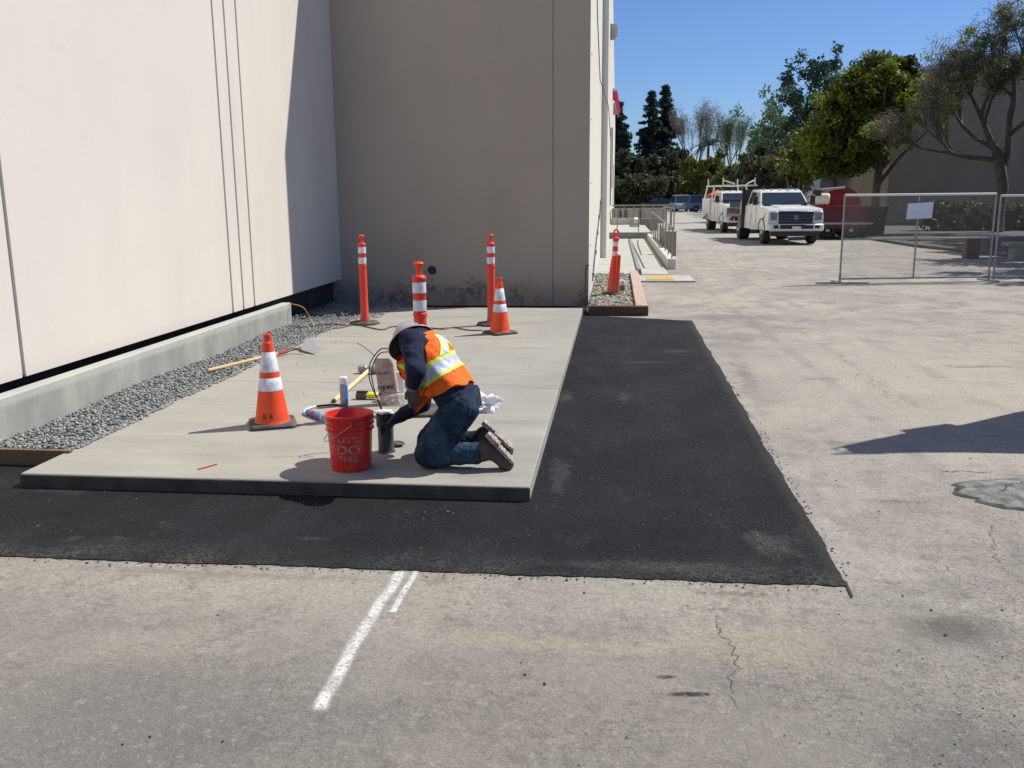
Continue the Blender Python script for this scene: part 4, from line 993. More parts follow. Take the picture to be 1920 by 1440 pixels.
# left hand hanging, palm and five fingers
def hand(F, W_, tip, side, rr=.0085, curl=.4):
    ax_ = tip-W_; L_ = np.linalg.norm(ax_); ax_ = ax_/L_; side = side-ax_*(side@ax_); side /= np.linalg.norm(side); nn = np.cross(ax_, side)
    pa = W_+ax_*.02; pb = W_+ax_*.085
    for u in (-.026, -.009, .009, .026): F.cap(pa+side*u*.7, pb+side*u, .014, .0125, .008)
    for i, (u, l) in enumerate(((-.031, .062), (-.011, .078), (.010, .074), (.030, .058))):
        k0 = pb+side*u; k1 = k0+(ax_*math.cos(curl*.5)+nn*math.sin(curl*.5))*l*.42; k2 = k1+(ax_*math.cos(curl*1.5)+nn*math.sin(curl*1.5))*l*.33; k3 = k2+(ax_*math.cos(curl*2.3)+nn*math.sin(curl*2.3))*l*.25
        F.cap(k0, k1, rr*1.12, rr, .003); F.cap(k1, k2, rr, rr*.94, .003); F.cap(k2, k3, rr*.94, rr*.85, .003)
    t0 = W_+ax_*.028-side*.024; t1 = t0+(-side*.7+ax_*.6+nn*.35)*.038; t2 = t1+(-side*.15+ax_*.9+nn*.35)*.032
    F.cap(t0, t1, .014, .011, .006); F.cap(t1, t2, .011, .0095, .004)
hand(B, WL, J(776, 764, 5.66), np.array([.8, .55, .1]), .0088, .45)
hand(B, WR, J(722, 796, 5.97), np.array([.1, .9, -.2]), .0088, .7)
obj('body', B.mesh('body', M['skin'], PO), None, person)
# gloved right hand
G = Field(WR-.16, WR+.16, .005); hand(G, WR, J(722, 796, 5.97), np.array([.1, .9, -.2]), .0105, .7); G.cap(WR, WR+(J(722, 796, 5.97)-WR)*.3, .032, .030, .01)
obj('glove', G.mesh('glove', M['glove'], PO), None, person)
# jeans
T = Field(lo, hi, .0065)
T.cap(pel+np.array([.0, 0, -.015]), pel+np.array([.02, 0, .03]), .125, .118, .04, .68)
for H1, K1, A1_, yy_ in ((HL, KL, AL, -1), (HR, KR, AR, 1)):
    T.cap(H1+np.array([.01, 0, -.005]), K1+np.array([.012, 0, .02]), .118, .098, .05, 1.0)
    T.cap(K1, A1_+np.array([-.03, 0, 0]), .083, .068, .03); T.cap(A1_+np.array([-.03, 0, 0]), A1_+np.array([.01, 0, .008]), .068, .062, .01)
T.wrinkle(.0035, 36, 1); T.wrinkle(.002, 75, 3)
T.cut((0, 0, .102), (0, 0, -1)); T.cut(pel+np.array([0, 0, .05]), (-.35, 0, 1))
tz = T.mesh('jeans', M['denim'], PO)
jeans = obj('jeans', tz, None, person)
# shirt
S = Field(lo, hi, .0065)
S.cap(pel+np.array([.010, 0, -.03]), che, .136, .130, .05, .66); S.cap(che, nek, .115, .068, .06, .72)
for S_, E_, W_ in ((SL, EL, WL), (SR, ER, WR)):
    S.cap(che*.35+nek*.65, S_, .085, .070, .06); S.cap(S_, E_, .072, .060, .04); S.cap(E_, E_+(W_-E_)*.86, .058, .044, .03)
S.cap(EL+(WL-EL)*.72, EL+(WL-EL)*.9, .047, .045, .008)
ax_t = (nek-pel)/np.linalg.norm(nek-pel)
S.wrinkle(.004, 38, 5); S.wrinkle(.0022, 80, 2)
S.cut(pel-ax_t*.075, -(ax_t+np.array([.25, 0, .35])), .006)
obj('shirt', S.mesh('shirt', M['navy'], PO), None, person)
u_ = Vector(WL-EL).normalized(); cs_ = Vector(EL+(WL-EL)*.80)
obj('cuff', MB().lathe([(.040, 0), (.049, .004), (.048, .03), (.044, .048), (.034, .05)], 20, tuple(cs_), u_), M['greycan'], person, w=True, smooth=60)
# vest: torso shell with armholes, open towards the arms, hem above the hips
Vf = Field(lo, hi, .006)
Vf.cap(pel+ax_t*.0, che, .146, .144, .05, .655); Vf.cap(che, nek, .130, .083, .06, .72)
Vf.cap(che*.35+nek*.65, SL*.55+nek*.45, .09, .078, .05); Vf.cap(che*.35+nek*.65, SR*.55+nek*.45, .09, .078, .05)
Vf.wrinkle(.004, 30, 8); Vf.wrinkle(.002, 70, 4)
Vf.cut(pel+ax_t*.085, -(ax_t+np.array([.30, 0, -.1])), .010)
Vf.cut(nek-ax_t*.005, ax_t)
for S_, E_ in ((SL, EL), (SR, ER)): Vf.cap(S_+np.array([-.01, 0, .0]), E_, .083, .085, .001, sub=True)
vm_ = Vf.mesh('vest', M['vest'], PO); vest = obj('vest', vm_, None, person)
# reflective tape: strips lifted off the vest surface
def strip_from(me, test, name, mats, lift=.004, par=None):
    nv = len(me.vertices); co_ = np.empty(nv*3, np.float32); me.vertices.foreach_get('co', co_); co_ = co_.reshape(-1, 3)
    no = np.empty(nv*3, np.float32); me.vertices.foreach_get('normal', no); no = no.reshape(-1, 3)
    npg = len(me.polygons); fv = np.empty(npg*4, np.int32); me.polygons.foreach_get('vertices', fv); fv = fv.reshape(-1, 4)
    cen = co_[fv].mean(1)+np.array(PO); mi = test(cen)
    sel = mi >= 0; f2 = fv[sel]; used, inv = np.unique(f2, return_inverse=True)
    V = co_[used]+no[used]*lift; f3 = inv.reshape(-1, 4)
    nm = fastmesh(name, V, f3, mats, smooth=True); nm.polygons.foreach_set('material_index', mi[sel].astype(np.int32))
    return obj(name, nm, None, par)
ctr_y = 5.88
def band(cen):
    t = (cen-pel) @ ax_t; t = t+.05*(cen[:, 0]-pel[0]) ; w = np.abs(t-.235)
    r = np.full(len(cen), -1); r[w < .058] = 0; r[w < .036] = 1; return r
def braces(cen):
    t = (cen-pel) @ ax_t; up = np.cross(ax_t, [0, 1, 0]); back = ((cen-che) @ up)
    w = np.abs(np.abs(cen[:, 1]-ctr_y)-.125+.95*(t-.29))*.75; r = np.full(len(cen), -1)
    ok = (t > .288) & (t < .44) & (np.abs(back) > .02)
    r[ok & (w < .040)] = 0; r[ok & (w < .022)] = 1; return r
strip_from(vm_, band, 'reflective_stripe', [M['lime'], M['silver']], .004, person)
strip_from(vm_, braces, 'reflective_stripe', [M['lime'], M['silver']], .004, person)
# hanging front panels of the open vest
def cloth(name, pix, y, mt_, wob=.012, th=.005, dn=0.0):
    b = MB(); pts = [at(px, py, y) for px, py in pix]; c0 = sum(pts, Vector())/len(pts); allp = []
    fr_ = []
    for i, p in enumerate(pts):
        q_ = pts[(i+1) % len(pts)]
        for k in range(3): fr_.append(p.lerp(q_, k/3))
    rs = []
    for s_ in (1, .7, .4, .12):
        rs.append([c0+(p-c0)*s_ for p in fr_])
    rs = [[(p.x, p.y+wob*mnoise.noise(Vector((p.x*14, 3, p.z*14)))+dn*(p.z-c0.z), p.z) for p in r] for r in rs]
    b.rings(rs); n_ = len(b.v); b.v += [(x, y2+th, z) for x, y2, z in b.v]; fs = list(b.f); b.f += [tuple(i+n_ for i in reversed(f)) for f in fs]; b.mi += [0]*len(fs)
    k = len(fr_); b.f += [(i, i+n_, (i+1) % k+n_, (i+1) % k) for i in range(k)]; b.mi += [0]*k
    return obj(name, b, mt_, person, w=True, smooth=60)
FLAP = [(789, 655), (806, 664), (819, 690), (830, 706), (840, 722), (822, 738), (800, 756), (779, 777), (776, 764), (782, 742), (786, 715), (787, 685)]
cloth('vest_panel', FLAP, 5.70, M['vest'], .02)
BANDP = [(812, 680), (822, 703), (808, 720), (785, 735), (785, 712), (792, 702)]
cloth('panel_stripe', BANDP, 5.694, M['lime'], .02)
cloth('panel_stripe', [(814, 686), (819, 701), (806, 716), (785, 729), (785, 718), (795, 706)], 5.688, M['silver'], .02)
cloth('vest_panel', [(743, 668), (764, 664), (768, 700), (762, 716), (750, 706), (744, 690)], 6.02, M['vest'], .02)
cloth('panel_stripe', [(743, 680), (765, 684), (765, 697), (744, 690)], 6.012, M['lime'], .02)
# hard hat with full brim
b = MB(); b.lathe([(.098, -.012), (.160, -.030), (.169, -.036), (.171, -.030), (.162, -.020), (.118, .004), (.114, .03), (.103, .075), (.075, .112), (.035, .130), (0, .133)], 36, tuple(hatc), Vector(hd), cap=False)
hat = obj('hard_hat', b, M['hat'], person, w=True, smooth=60)
b = MB(); b.lathe([(.168, -.0375), (.159, -.032), (.100, -.014), (.098, .03), (.085, .075), (.05, .105), (0, .112)], 36, tuple(hatc), Vector(hd), cap=False)
hs = obj('hat_liner', b, M['hatdark'], hat, w=True, smooth=60)
hs.location = (0, 0, 0)
b = MB(); q_ = Vector((0, 0, 1)).rotation_difference(Vector(hd))
rs = []
for k in range(9):
    a = R(-70+140*k/8); c_ = Vector((0, .108*math.sin(a), .125*math.cos(a)*1.02+.003)); c_ = q_ @ c_ + Vector(hatc); rs.append(c_)
b.tube(rs, .010, 6); obj('hat_ridge', b, M['hat'], hat, w=True)
# boots
for A1_, nm_ in ((AL, 0), (AR, 1)):
    Fb = Field(np.array([A1_[0]-.12, A1_[1]-.1, .09]), np.array([A1_[0]+.36, A1_[1]+.1, .42]), .0055)
    heel, toe = foot(Fb, A1_, 0, .012); Fb.cap(A1_-np.array([.02, 0, 0]), A1_+np.array([.04, 0, .02]), .056, .060, .02)
    dv = toe-heel; Lf = np.linalg.norm(dv); dv /= Lf; nn = np.array([-dv[2], 0, dv[0]]); nn = nn if nn[0] > 0 else -nn
    Fb.cut(heel+nn*.036, nn); Fb.wrinkle(.0018, 70, 2); Fb.cut((0, 0, .101), (0, 0, -1))
    bt = obj('boot', Fb.mesh('boot', M['boot'], PO), None, person)
    b = MB(); out = []
    for t_, w_ in ((-.055, .024), (-.045, .036), (-.01, .040), (.05, .035), (.11, .034), (.17, .045), (Lf-.02, .046), (Lf+.012, .034), (Lf+.028, .016)): out.append((t_, w_))
    prof_ = [(t_, w_) for t_, w_ in out]+[(t_, -w_) for t_, w_ in reversed(out)]
    def pt(t_, w_, h_): p = heel+dv*t_+nn*h_; return (p[0], p[1]+w_, p[2])
    b.rings([[pt(t_, w_, .034) for t_, w_ in prof_], [pt(t_, w_*1.06, .040) for t_, w_ in prof_], [pt(t_, w_*1.06, .050) for t_, w_ in prof_]])
    b.rings([[pt(t_, w_*.98, .050) for t_, w_ in prof_ if t_ < .06], [pt(t_, w_*.98, .062) for t_, w_ in prof_ if t_ < .06]])
    for k in range(9):
        t0 = -.035+k*.031
        if t0 > Lf: break
        for s_ in (-1, 1):
            h0 = .050 if t0 > .05 else .062
            c8 = [pt(t0, s_*.003, h0), pt(t0+.024, s_*.004, h0), pt(t0+.024, s_*.041, h0), pt(t0, s_*.039, h0)]; c9 = [pt(t0, s_*.003, h0+.004), pt(t0+.024, s_*.004, h0+.004), pt(t0+.024, s_*.041, h0+.004), pt(t0, s_*.039, h0+.004)]
            b.rings([c8, c9])
    obj('sole', b, M['sole'], bt, w=True, smooth=30)

# ================================================================== VEHICLES
def wheel(t, x, y, r, w_, rim=True, dual=False):
    s_ = 1 if y > 0 else -1
    wl = obj('wheel', MB().lathe([(r*.55, -w_/2), (r*.93, -w_/2), (r, -w_/2+.03), (r, w_/2-.03), (r*.93, w_/2), (r*.55, w_/2)], 24, (0, 0, 0), (0, s_, 0), cap=True), M['tyre'], t, loc=(x, y, r))
    if rim:
        obj('rim', MB().lathe([(r*.62, w_/2-.01), (r*.60, w_/2+.006), (r*.50, w_/2-.03), (r*.30, w_/2-.035), (r*.22, w_/2+.02), (r*.16, w_/2+.03), (0, w_/2+.03)], 20, (0, 0, 0), (0, s_, 0), cap=False), M['rim'], wl)
def arch(cx_, r, z0, n=9): return [(cx_+r*math.cos(math.pi*(1-k/(n-1))), max(z0, .40+r*math.sin(math.pi*(1-k/(n-1))))) for k in range(n)]
def quad(p, th, nrm_):
    nrm_ = Vector(nrm_).normalized()*th; a = [Vector(q) for q in p]; return MB().rings([[tuple(v) for v in a], [tuple(v+nrm_) for v in a]])
def pickup(lab, loc, rz, service):
    t = thing('work_truck', lab, 'truck', loc, rz, 'white work trucks parked along the lot')
    # x forward, origin on the ground under the front axle
    hw = 1.0
    fl = [(.95, .55), (.95, 1.05), (.90, 1.20), (.78, 1.30), (-.62, 1.38), (-2.9, 1.38), (-2.9, .50)]
    front = fl+[(-.55, .50)]+[(p[0], p[1]) for p in reversed(arch(0, .52, .5))]+[(.55, .50)]
    wf = lambda x, z: .97 if z > 1.3 else (.985 if z > 1.15 else 1.0)
    obj('body', MB().prism(front, -hw, hw, wf=wf), M['white'], t)
    rear = -2.9
    cabw = lambda x, z: 1-.20*max(0, (z-1.38))/.62
    cab = [(-.60, 1.382), (-1.28, 1.93), (-1.55, 2.0), (-2.65, 2.0), (-2.84, 1.9), (-2.89, 1.382)]
    obj('cab', MB().prism(cab, -.93, .93, wf=cabw), M['white'], t)
    def side(xz, y_s): return [(x, y_s*(.93*cabw(x, z)+.004), z) for x, z in xz]
    obj('windshield', quad([(-.655, -.84, 1.44), (-.655, .84, 1.44), (-1.20, .735, 1.875), (-1.20, -.735, 1.875)], .008, (.62, 0, .78)), M['glass'], t)
    for s_ in (-1, 1):
        obj('side_window', quad(side([(-.98, 1.45), (-1.36, 1.87), (-1.78, 1.90), (-1.78, 1.45)], s_), .01, (0, s_, .3)), M['glass'], t)
        obj('side_window', quad(side([(-1.86, 1.45), (-1.86, 1.90), (-2.55, 1.90), (-2.68, 1.45)], s_), .01, (0, s_, .3)), M['glass'], t)
        mr = obj('mirror', MB().box(-.86, -.74, s_*1.08-.09, s_*1.08+.09, 1.42, 1.78, b=.02), M['black'], t)
        obj('mirror_arm', MB().bar((-.80, s_*.92, 1.50), (-.80, s_*1.02, 1.52), .025, 6), M['black'], mr)
        hl = obj('headlight', MB().box(.84, .962, s_*.80-.155, s_*.80+.155, .86, 1.18, b=.03), M['lampdark'], t)
        obj('headlight_surround', MB().box(.80, .955, s_*.80-.175, s_*.80+.175, .82, 1.205, b=.02), M['chrome'], hl)
        obj('fog_lamp', MB().box(1.10, 1.135, s_*.74-.09, s_*.74+.09, .60, .72, b=.015), M['black'], t)
        obj('wheel_liner', MB().box(-.5, .5, s_*.45-.3, s_*.45+.3, .42, .95), M['black'], t)
        for x0 in (-.98, -1.83): obj('door_seam', MB().box(x0, x0+.012, s_*1.0-.004, s_*1.0+.004, .58, 1.38), M['black'], t)
        obj('door_handle', MB().box(-1.72, -1.56, s_*1.02-.015, s_*1.02+.015, 1.16, 1.20), M['chrome'], t)
        wheel(t, 0, s_*.86, .41, .26)
        wheel(t, -3.95 if not service else -3.7, s_*.80, .41, .40)
    gl = obj('grille', MB().box(.90, .975, -.62, .62, .74, 1.215, b=.02), M['grille'], t)
    for k in range(3): obj('grille_bar', MB().box(.97, .99, -.6, .6, .84+k*.115, .855+k*.115), M['bluecar'], gl)
    obj('grille_badge', MB().lathe([(0, 0), (.10, .004), (.10, .014), (0, .016)], 20, (.99, 0, .98), (1, 0, 0), sy=1.0), M['bluecar'], gl)
    bp = obj('front_bumper', MB().box(.86, 1.12, -.99, .99, .50, .76, b=.04), M['white'], t)
    obj('bumper_intake', MB().box(1.09, 1.128, -.60, .60, .58, .73, b=.01), M['grille'], bp)
    obj('valance', MB().box(.75, 1.05, -.88, .88, .32, .50), M['black'], t)
    obj('hood_bulge', MB().prism([(.74, 1.305), (.60, 1.345), (-.6, 1.425), (-.62, 1.38)], -.55, .55), M['white'], t)
    for k in range(5): obj('roof_lamp', MB().box(-1.52, -1.42, -.62+k*.31-.04, -.62+k*.31+.04, 1.99, 2.03), M['yellow'] if 0 else M['lamp'], t)
    obj('licence_plate', MB().box(1.122, 1.136, -.16, .16, .40+.14, .53+.14, b=0), M['cream'], t)
    obj('cowl_strip', MB().box(-.66, -.585, -.80, .80, 1.40, 1.435), M['black'], t)
    for s_ in (-1, 1): obj('wiper', MB().bar((-.66, s_*.1, 1.455), (-.80, s_*.1+.45, 1.60), .008, 4), M['black'], t)
    for s_ in (-1, 1): obj('arch_trim', MB().tube([(p[0], s_*1.004, p[1]) for p in arch(0, .53, .45)], .02, 5), M['black'], t)
    obj('chassis', MB().box(-5.2, .6, -.45, .45, .45, .62), M['black'], t)
    if service:
        obj('service_body', MB().prism([(-2.98, .55), (-3.15, .55)]+[(p[0]-3.7, p[1]) for p in arch(0, .52, .55)]+[(-5.2, .55), (-5.25, 1.62), (-2.98, 1.62)], -1.03, 1.03), M['whitedull'], t)
        for s_ in (-1, 1):
            for x0, x1 in ((-3.12, -3.02), (-3.95, -3.25), (-4.95, -4.45)):
                obj('locker_door', MB().box(min(x0, x1), max(x0, x1), s_*1.03-.012, s_*1.03+.012, 1.05 if x0 == -3.95 else .68, 1.55), M['whitedull'], t)
        rk = obj('ladder_rack', MB().tube([(-.9, -.78, 2.25), (-5.1, -.78, 2.25)], .035, 6).tube([(-.9, .78, 2.25), (-5.1, .78, 2.25)], .035, 6), M['white'], t)
        for x in (-1.0, -2.9, -5.0):
            obj('rack_crossbar', MB().bar((x, -.9, 2.25), (x, .9, 2.25), .035, 6), M['white'], rk)
            for s_ in (-1, 1): obj('rack_upright', MB().bar((x, s_*.78, 2.25), (x, s_*.78, 2.62 if x != -2.9 else 2.3), .035, 6), M['white'], rk)
        for x in (-3.05, -5.05):
            for s_ in (-1, 1): obj('rack_leg', MB().bar((x, s_*.95, 1.6), (x, s_*.80, 2.27), .04, 6), M['white'], rk)
        for s_ in (-1, 1): obj('rack_hoop', MB().tube([(-1.0, s_*.3, 2.25), (-.5, s_*.32, 2.34), (-1.0, s_*.75, 2.5)], .035, 6), M['white'], rk)
        obj('rear_step', MB().box(-5.7, -5.26, -.9, .9, .52, .64), M['black'], t)
    else:
        obj('flatbed', MB().box(-5.4, -3.05, -1.12, 1.12, .92, 1.04), M['steel_dark'], t)
        obj('headboard', MB().box(-3.06, -2.98, -1.10, 1.10, 1.04, 2.0), M['black'], t)
        for s_ in (-1, 1):
            st = obj('stake_side', MB().box(-5.35, -3.2, s_*1.08-.03, s_*1.08+.03, 1.25, 1.30), M['steel_dark'], t)
            for k in range(6): obj('stake', MB().box(-5.3+k*.41, -5.22+k*.41, s_*1.08-.035, s_*1.08+.035, 1.04, 1.52), M['whitedull'] if k == 5 else M['steel_dark'], st)
            obj('under_box', MB().box(-3.55, -3.05, s_*.98-.14, s_*.98+.14, .48, .90), M['steel_dark'], t)
        obj('tool_box', MB().box(-3.6, -3.1, -1.0, 1.0, 1.06, 1.62), M['greycan'], t)
        obj('rear_light_bar', MB().box(-5.46, -5.4, -1.0, 1.0, .8, .95), M['redpaint'], t)
    return t
hdg = math.atan2(-1, .085)
pickup('nearer white crew cab flatbed truck facing the camera', (gx(1479, 35.6), 35.6, 0), hdg, False)
pickup('white service truck with ladder rack behind the flatbed truck', (gx(1392, 46.2), 46.2, 0), hdg, True)

def car(name, lab, loc, rz, paint, L_, H_, kind):
    t = thing(name, lab, 'car', loc, rz, 'cars parked at the far end of the lot')
    f_, r_ = L_/2, -L_/2; zb = .92 if kind != 'sedan' else .84
    wf_, wr_ = f_-.9, r_+.95
    low = [(f_, .35), (f_+.02, .6), (f_-.1, .78), (f_-1.15 if kind != 'van' else f_-.8, zb), (r_+.02, zb+.05), (r_, .35)]
    body = low+[(wr_-.38, .35)]+[(wr_+.36*math.cos(math.pi*(1-k/6)), .35+.36*math.sin(math.pi*(1-k/6))) for k in range(7)]+[(wf_-.38, .35)]+[(wf_+.36*math.cos(math.pi*(1-k/6)), .35+.36*math.sin(math.pi*(1-k/6))) for k in range(7)]
    hw = .9
    obj('body', MB().prism(body, -hw, hw), paint, t)
    if kind == 'sedan': g_ = [(f_-1.2, zb), (f_-1.95, H_-.04), (f_-2.3, H_), (r_+1.5, H_), (r_+.65, zb+.05)]
    elif kind == 'suv': g_ = [(f_-1.2, zb), (f_-1.85, H_-.05), (f_-2.2, H_), (r_+.4, H_), (r_+.05, zb+.05)]
    else: g_ = [(f_-.85, zb), (f_-1.7, H_-.08), (f_-2.1, H_), (r_+.35, H_), (r_+.05, zb+.05)]
    wfc = lambda x, z: 1-.16*(z-zb)/(H_-zb)
    obj('cabin', MB().prism(g_, -hw*.95, hw*.95, wf=wfc), paint, t)
    zt = H_-.10; k_ = wfc(0, zt)*hw*.95+.006; k0 = hw*.95+.004
    for s_ in (-1, 1):
        xs = [g_[0][0]-.25, g_[1][0]-.05, g_[3][0]+.12, g_[4][0]+.25]
        obj('side_glass', quad([(xs[0], s_*k0, zb+.05), (xs[1], s_*k_, zt), (xs[2], s_*k_, zt), (xs[3], s_*k0, zb+.07)], .01, (0, s_, .2)), M['glass'], t)
        wheel(t, wf_, s_*.80, .34, .22); wheel(t, wr_, s_*.80, .34, .22)
        obj('headlight', MB().box(f_-.06, f_+.015, s_*.66-.16, s_*.66+.16, .62, .74), M['lamp'], t)
        obj('tail_light', MB().box(r_-.02, r_+.03, s_*.74-.1, s_*.74+.1, .75, .95), M['redpaint'], t)
    a, c = g_[0], g_[1]
    obj('windshield', quad([(a[0]-.04, -.76, zb+.05), (a[0]-.04, .76, zb+.05), (c[0]+.06, .66, H_-.1), (c[0]+.06, -.66, H_-.1)], .05, (.7, 0, .7)), M['glass'], t)
    a, c = g_[4], g_[3]
    obj('rear_glass', quad([(a[0]+.02, -.72, zb+.12), (c[0]-.02, -.64, H_-.1), (c[0]-.02, .64, H_-.1), (a[0]+.02, .72, zb+.12)], .03, (-1, 0, .4)), M['glass'], t)
    return t
car('parked_car', 'blue minivan parked side on beyond the service truck', (gx(1331, 100), 100, 0), 0, M['bluecar'], 4.9, 1.78, 'van')
car('parked_car', 'pale blue sport utility car between the minivan and the dark sedan', (gx(1279, 101), 102, 0), R(-84), M['silvercar'], 4.5, 1.78, 'suv')
car('parked_car', 'dark blue sedan, leftmost of the far parked cars', (gx(1243, 107), 107, 0), R(8), M['darkcar'], 4.6, 1.42, 'sedan')
t = thing('canopy_tent', 'small red canopy tent behind the service truck', 'tent', (gx(1344, 78), 78, 0))
obj('canopy', MB().rings([[(-1.5, -1.5, 1.95), (1.5, -1.5, 1.95), (1.5, 1.5, 1.95), (-1.5, 1.5, 1.95)], [(-1.45, -1.45, 2.15), (1.45, -1.45, 2.15), (1.45, 1.45, 2.15), (-1.45, 1.45, 2.15)], [(-.05, -.05, 2.65), (.05, -.05, 2.65), (.05, .05, 2.65), (-.05, .05, 2.65)]]), M['redtent'], t)
for x in (-1.4, 1.4):
    for y in (-1.4, 1.4): obj('tent_pole', MB().bar((x, y, 0), (x, y, 1.98), .04, 5), M['white'], t)
t.scale = (.52, .52, .82)
# red vacuum trailer
t = thing('vacuum_trailer', 'dark red vacuum tank trailer with cream water tank beside truck', 'trailer', (gx(1566, 40), 40.0, 0), R(-6))
obj('hopper', MB().prism([(-1.0, .45), (1.0, .45), (1.08, 1.26), (1.08, 1.30), (-1.0, 1.30)], -1.4, 1.4), M['redpaint2'], t)
obj('spoil_tank', MB().lathe([(0, -.3), (.62, -.28), (.74, -.2), (.74, 1.9), (.62, 2.0), (0, 2.1)], 28, (.1, -.5, 1.30), (0, 1, 0)), M['redpaint3'], t)
obj('tank_rim', MB().lathe([(.69, 0), (.79, 0), (.79, .07), (.69, .07)], 28, (.1, -.85, 1.30), (0, 1, 0), cap=False), M['rubber'], t)
obj('hopper_rail', MB().box(-1.02, 1.10, -1.43, 1.43, 1.305, 1.35), M['redpaint3'], t)
obj('water_tank', MB().lathe([(0, 0), (.20, .02), (.24, .08), (.24, .75), (.20, .80), (0, .82)], 18, (-1.2, -1.2, 1.60), (1, 0, 0)), M['cream'], t)
obj('hose_reel', MB().lathe([(.16, 0), (.16, .3), (.05, .32)], 14, (-1.05, -1.3, 1.86), (1, 0, 0)), M['black'], t)
obj('suction_arm', MB().tube([(-1.3, -1.2, 1.3), (-1.25, -1.2, 1.75), (-.8, -1.1, 1.98), (.2, -.9, 2.05)], .05, 8), M['fixture'], t)
obj('frame_rail', MB().box(-1.4, 1.3, -1.42, -1.32, .60, .68), M['steel'], t)
obj('axle_box', MB().box(-.9, 1.0, -1.1, 1.1, .3, .5), M['black'], t)
for x in (-.4, .5):
    for s_ in (-1, 1): wheel(t, x, s_*1.15, .36, .24)
t = thing('waste_bin', 'second darker red metal bin just right of the trailer', 'bin', (gx(1622, 42), 42.0, 0), R(-4))
obj('bin_body', MB().prism([(-.65, .12), (.65, .12), (.75, 1.2), (-.75, 1.2)], -.9, .9), M['redpaint2'], t)
obj('bin_rim', MB().box(-.8, .8, -.95, .95, 1.20, 1.25), M['redpaint2'], t)
for k in range(3): obj('bin_rib', MB().box(-.55+k*.5, -.47+k*.5, -.95, -.9, .15, 1.2), M['redpaint2'], t)

# ================================================================== TEMPORARY FENCE
def fpanel(lab, P0, P1, Hh, mid=True, foot_=True, dens=.062):
    P0 = Vector(P0); P1 = Vector(P1); L_ = (P1-P0).length; rz = math.atan2(P1.y-P0.y, P1.x-P0.x)
    t = thing('chain_link_fence', lab, 'fence panel', tuple(P0), rz, 'temporary chain link fence panels')
    obj('top_rail', MB().bar((0, 0, Hh), (L_, 0, Hh), .024, 8), M['fencetop'], t)
    obj('bottom_rail', MB().bar((0, 0, .09), (L_, 0, .09), .019, 8), M['fence'], t)
    for x in (0, L_): obj('fence_post', MB().bar((x, 0, .04), (x, 0, Hh+.02), .021, 8), M['fence'], t)
    obj('mid_post', MB().bar((L_*.49, 0, .09), (L_*.49, 0, Hh), .019, 8), M['fence'], t)
    if mid: obj('mid_rail', MB().bar((0, 0, Hh*.50), (L_, 0, Hh*.50), .017, 8), M['fence'], t)
    b = MB(); k = -int(Hh/dens)
    x = -Hh
    while x < L_:
        for s_ in (1, -1):
            a0, a1 = (x, x+Hh); z0, z1 = (.1, Hh) if s_ > 0 else (Hh, .1)
            lo_ = max(a0, 0); hi_ = min(a1, L_)
            if hi_-lo_ > .02:
                zl = z0+(z1-z0)*(lo_-a0)/Hh; zh = z0+(z1-z0)*(hi_-a0)/Hh
                b.bar((lo_, s_*.002, zl), (hi_, s_*.002, zh), .0026, 3)
        x += dens
    obj('wire_mesh', b, M['fence'], t, kind='stuff', smooth=False)
    if foot_:
        for x, nm_ in ((0, 0), (L_, 1)):
            ft = obj('foot', MB().box(x-.03, x+.03, -.38, .38, 0, .035), M['fence'], t)
            obj('foot_socket', MB().lathe([(.028, .035), (.028, .2)], 8, (x, 0, 0)), M['fence'], ft)
    return t
fa = gr(1574, 531); fb = gr(1853, 527)
f1 = fpanel('left chain link fence panel carrying the blank pale sign', (fa.x, fa.y, 0), (fb.x, fb.y, 0), 1.80)
fpanel('chain link fence panel cut off by the right picture edge', (fb.x+.1, fb.y+.02, 0), (fb.x+3.7, fb.y-.35, 0), 1.76, False)
t = thing('fence_foot_bar', 'flat steel stabiliser bar on the ground at the left fence end', 'bar', (fa.x-.4, fa.y-.1, 0))
obj('bar', MB().box(-.1, .95, -.04, .04, 0, .03), M['fence'], t, loc=(0, 0, 0))
d_ = (fb-fa).normalized(); sp = fa+d_*1.58
t = thing('blank_sign', 'blank pale blue sign board tied to the chain link fence', 'sign', (sp.x, sp.y-.04, 1.47), math.atan2(d_.y, d_.x))
obj('board', MB().rings([[(-.27, 0, -.17), (.27, 0, -.15), (.27, .006, -.15), (-.27, .006, -.17)], [(-.25, 0, .15), (.29, 0, .18), (.29, .006, .18), (-.25, .006, .15)]]), M['signwhite'], t)
obj('wire_tie', MB().bar((.28, .02, .17), (.34, .03, .33), .006, 4), M['fence'], t)
obj('wire_tie', MB().bar((.27, .02, -.15), (.40, .03, -.20), .008, 4), M['cordorange'], t)

# right side: low wall, hedge, cabinet, bench
t = thing('utility_cabinet', 'small dull red utility cabinet behind the fence', 'cabinet', (10.0, 27.4, 0))
obj('cabinet_body', MB().box(-.18, .18, -.16, .16, 0, .56, b=.01), mat('dull_red_metal', (.10, .035, .03), (.075, .03, .026), 5, .7), t); obj('lid', MB().box(-.20, .20, -.18, .18, .562, .60), M['greycan'], t)
t = thing('concrete_bench', 'grey concrete bench in shade behind the right fence panel', 'bench', (11.6, 26.4, 0))
obj('seat', MB().box(-1.1, 1.6, -.25, .25, .40, .50), M['rampdark'], t)
for x in (-.8, 1.2): obj('leg', MB().box(x-.12, x+.12, -.2, .2, 0, .40), M['rampdark'], t)

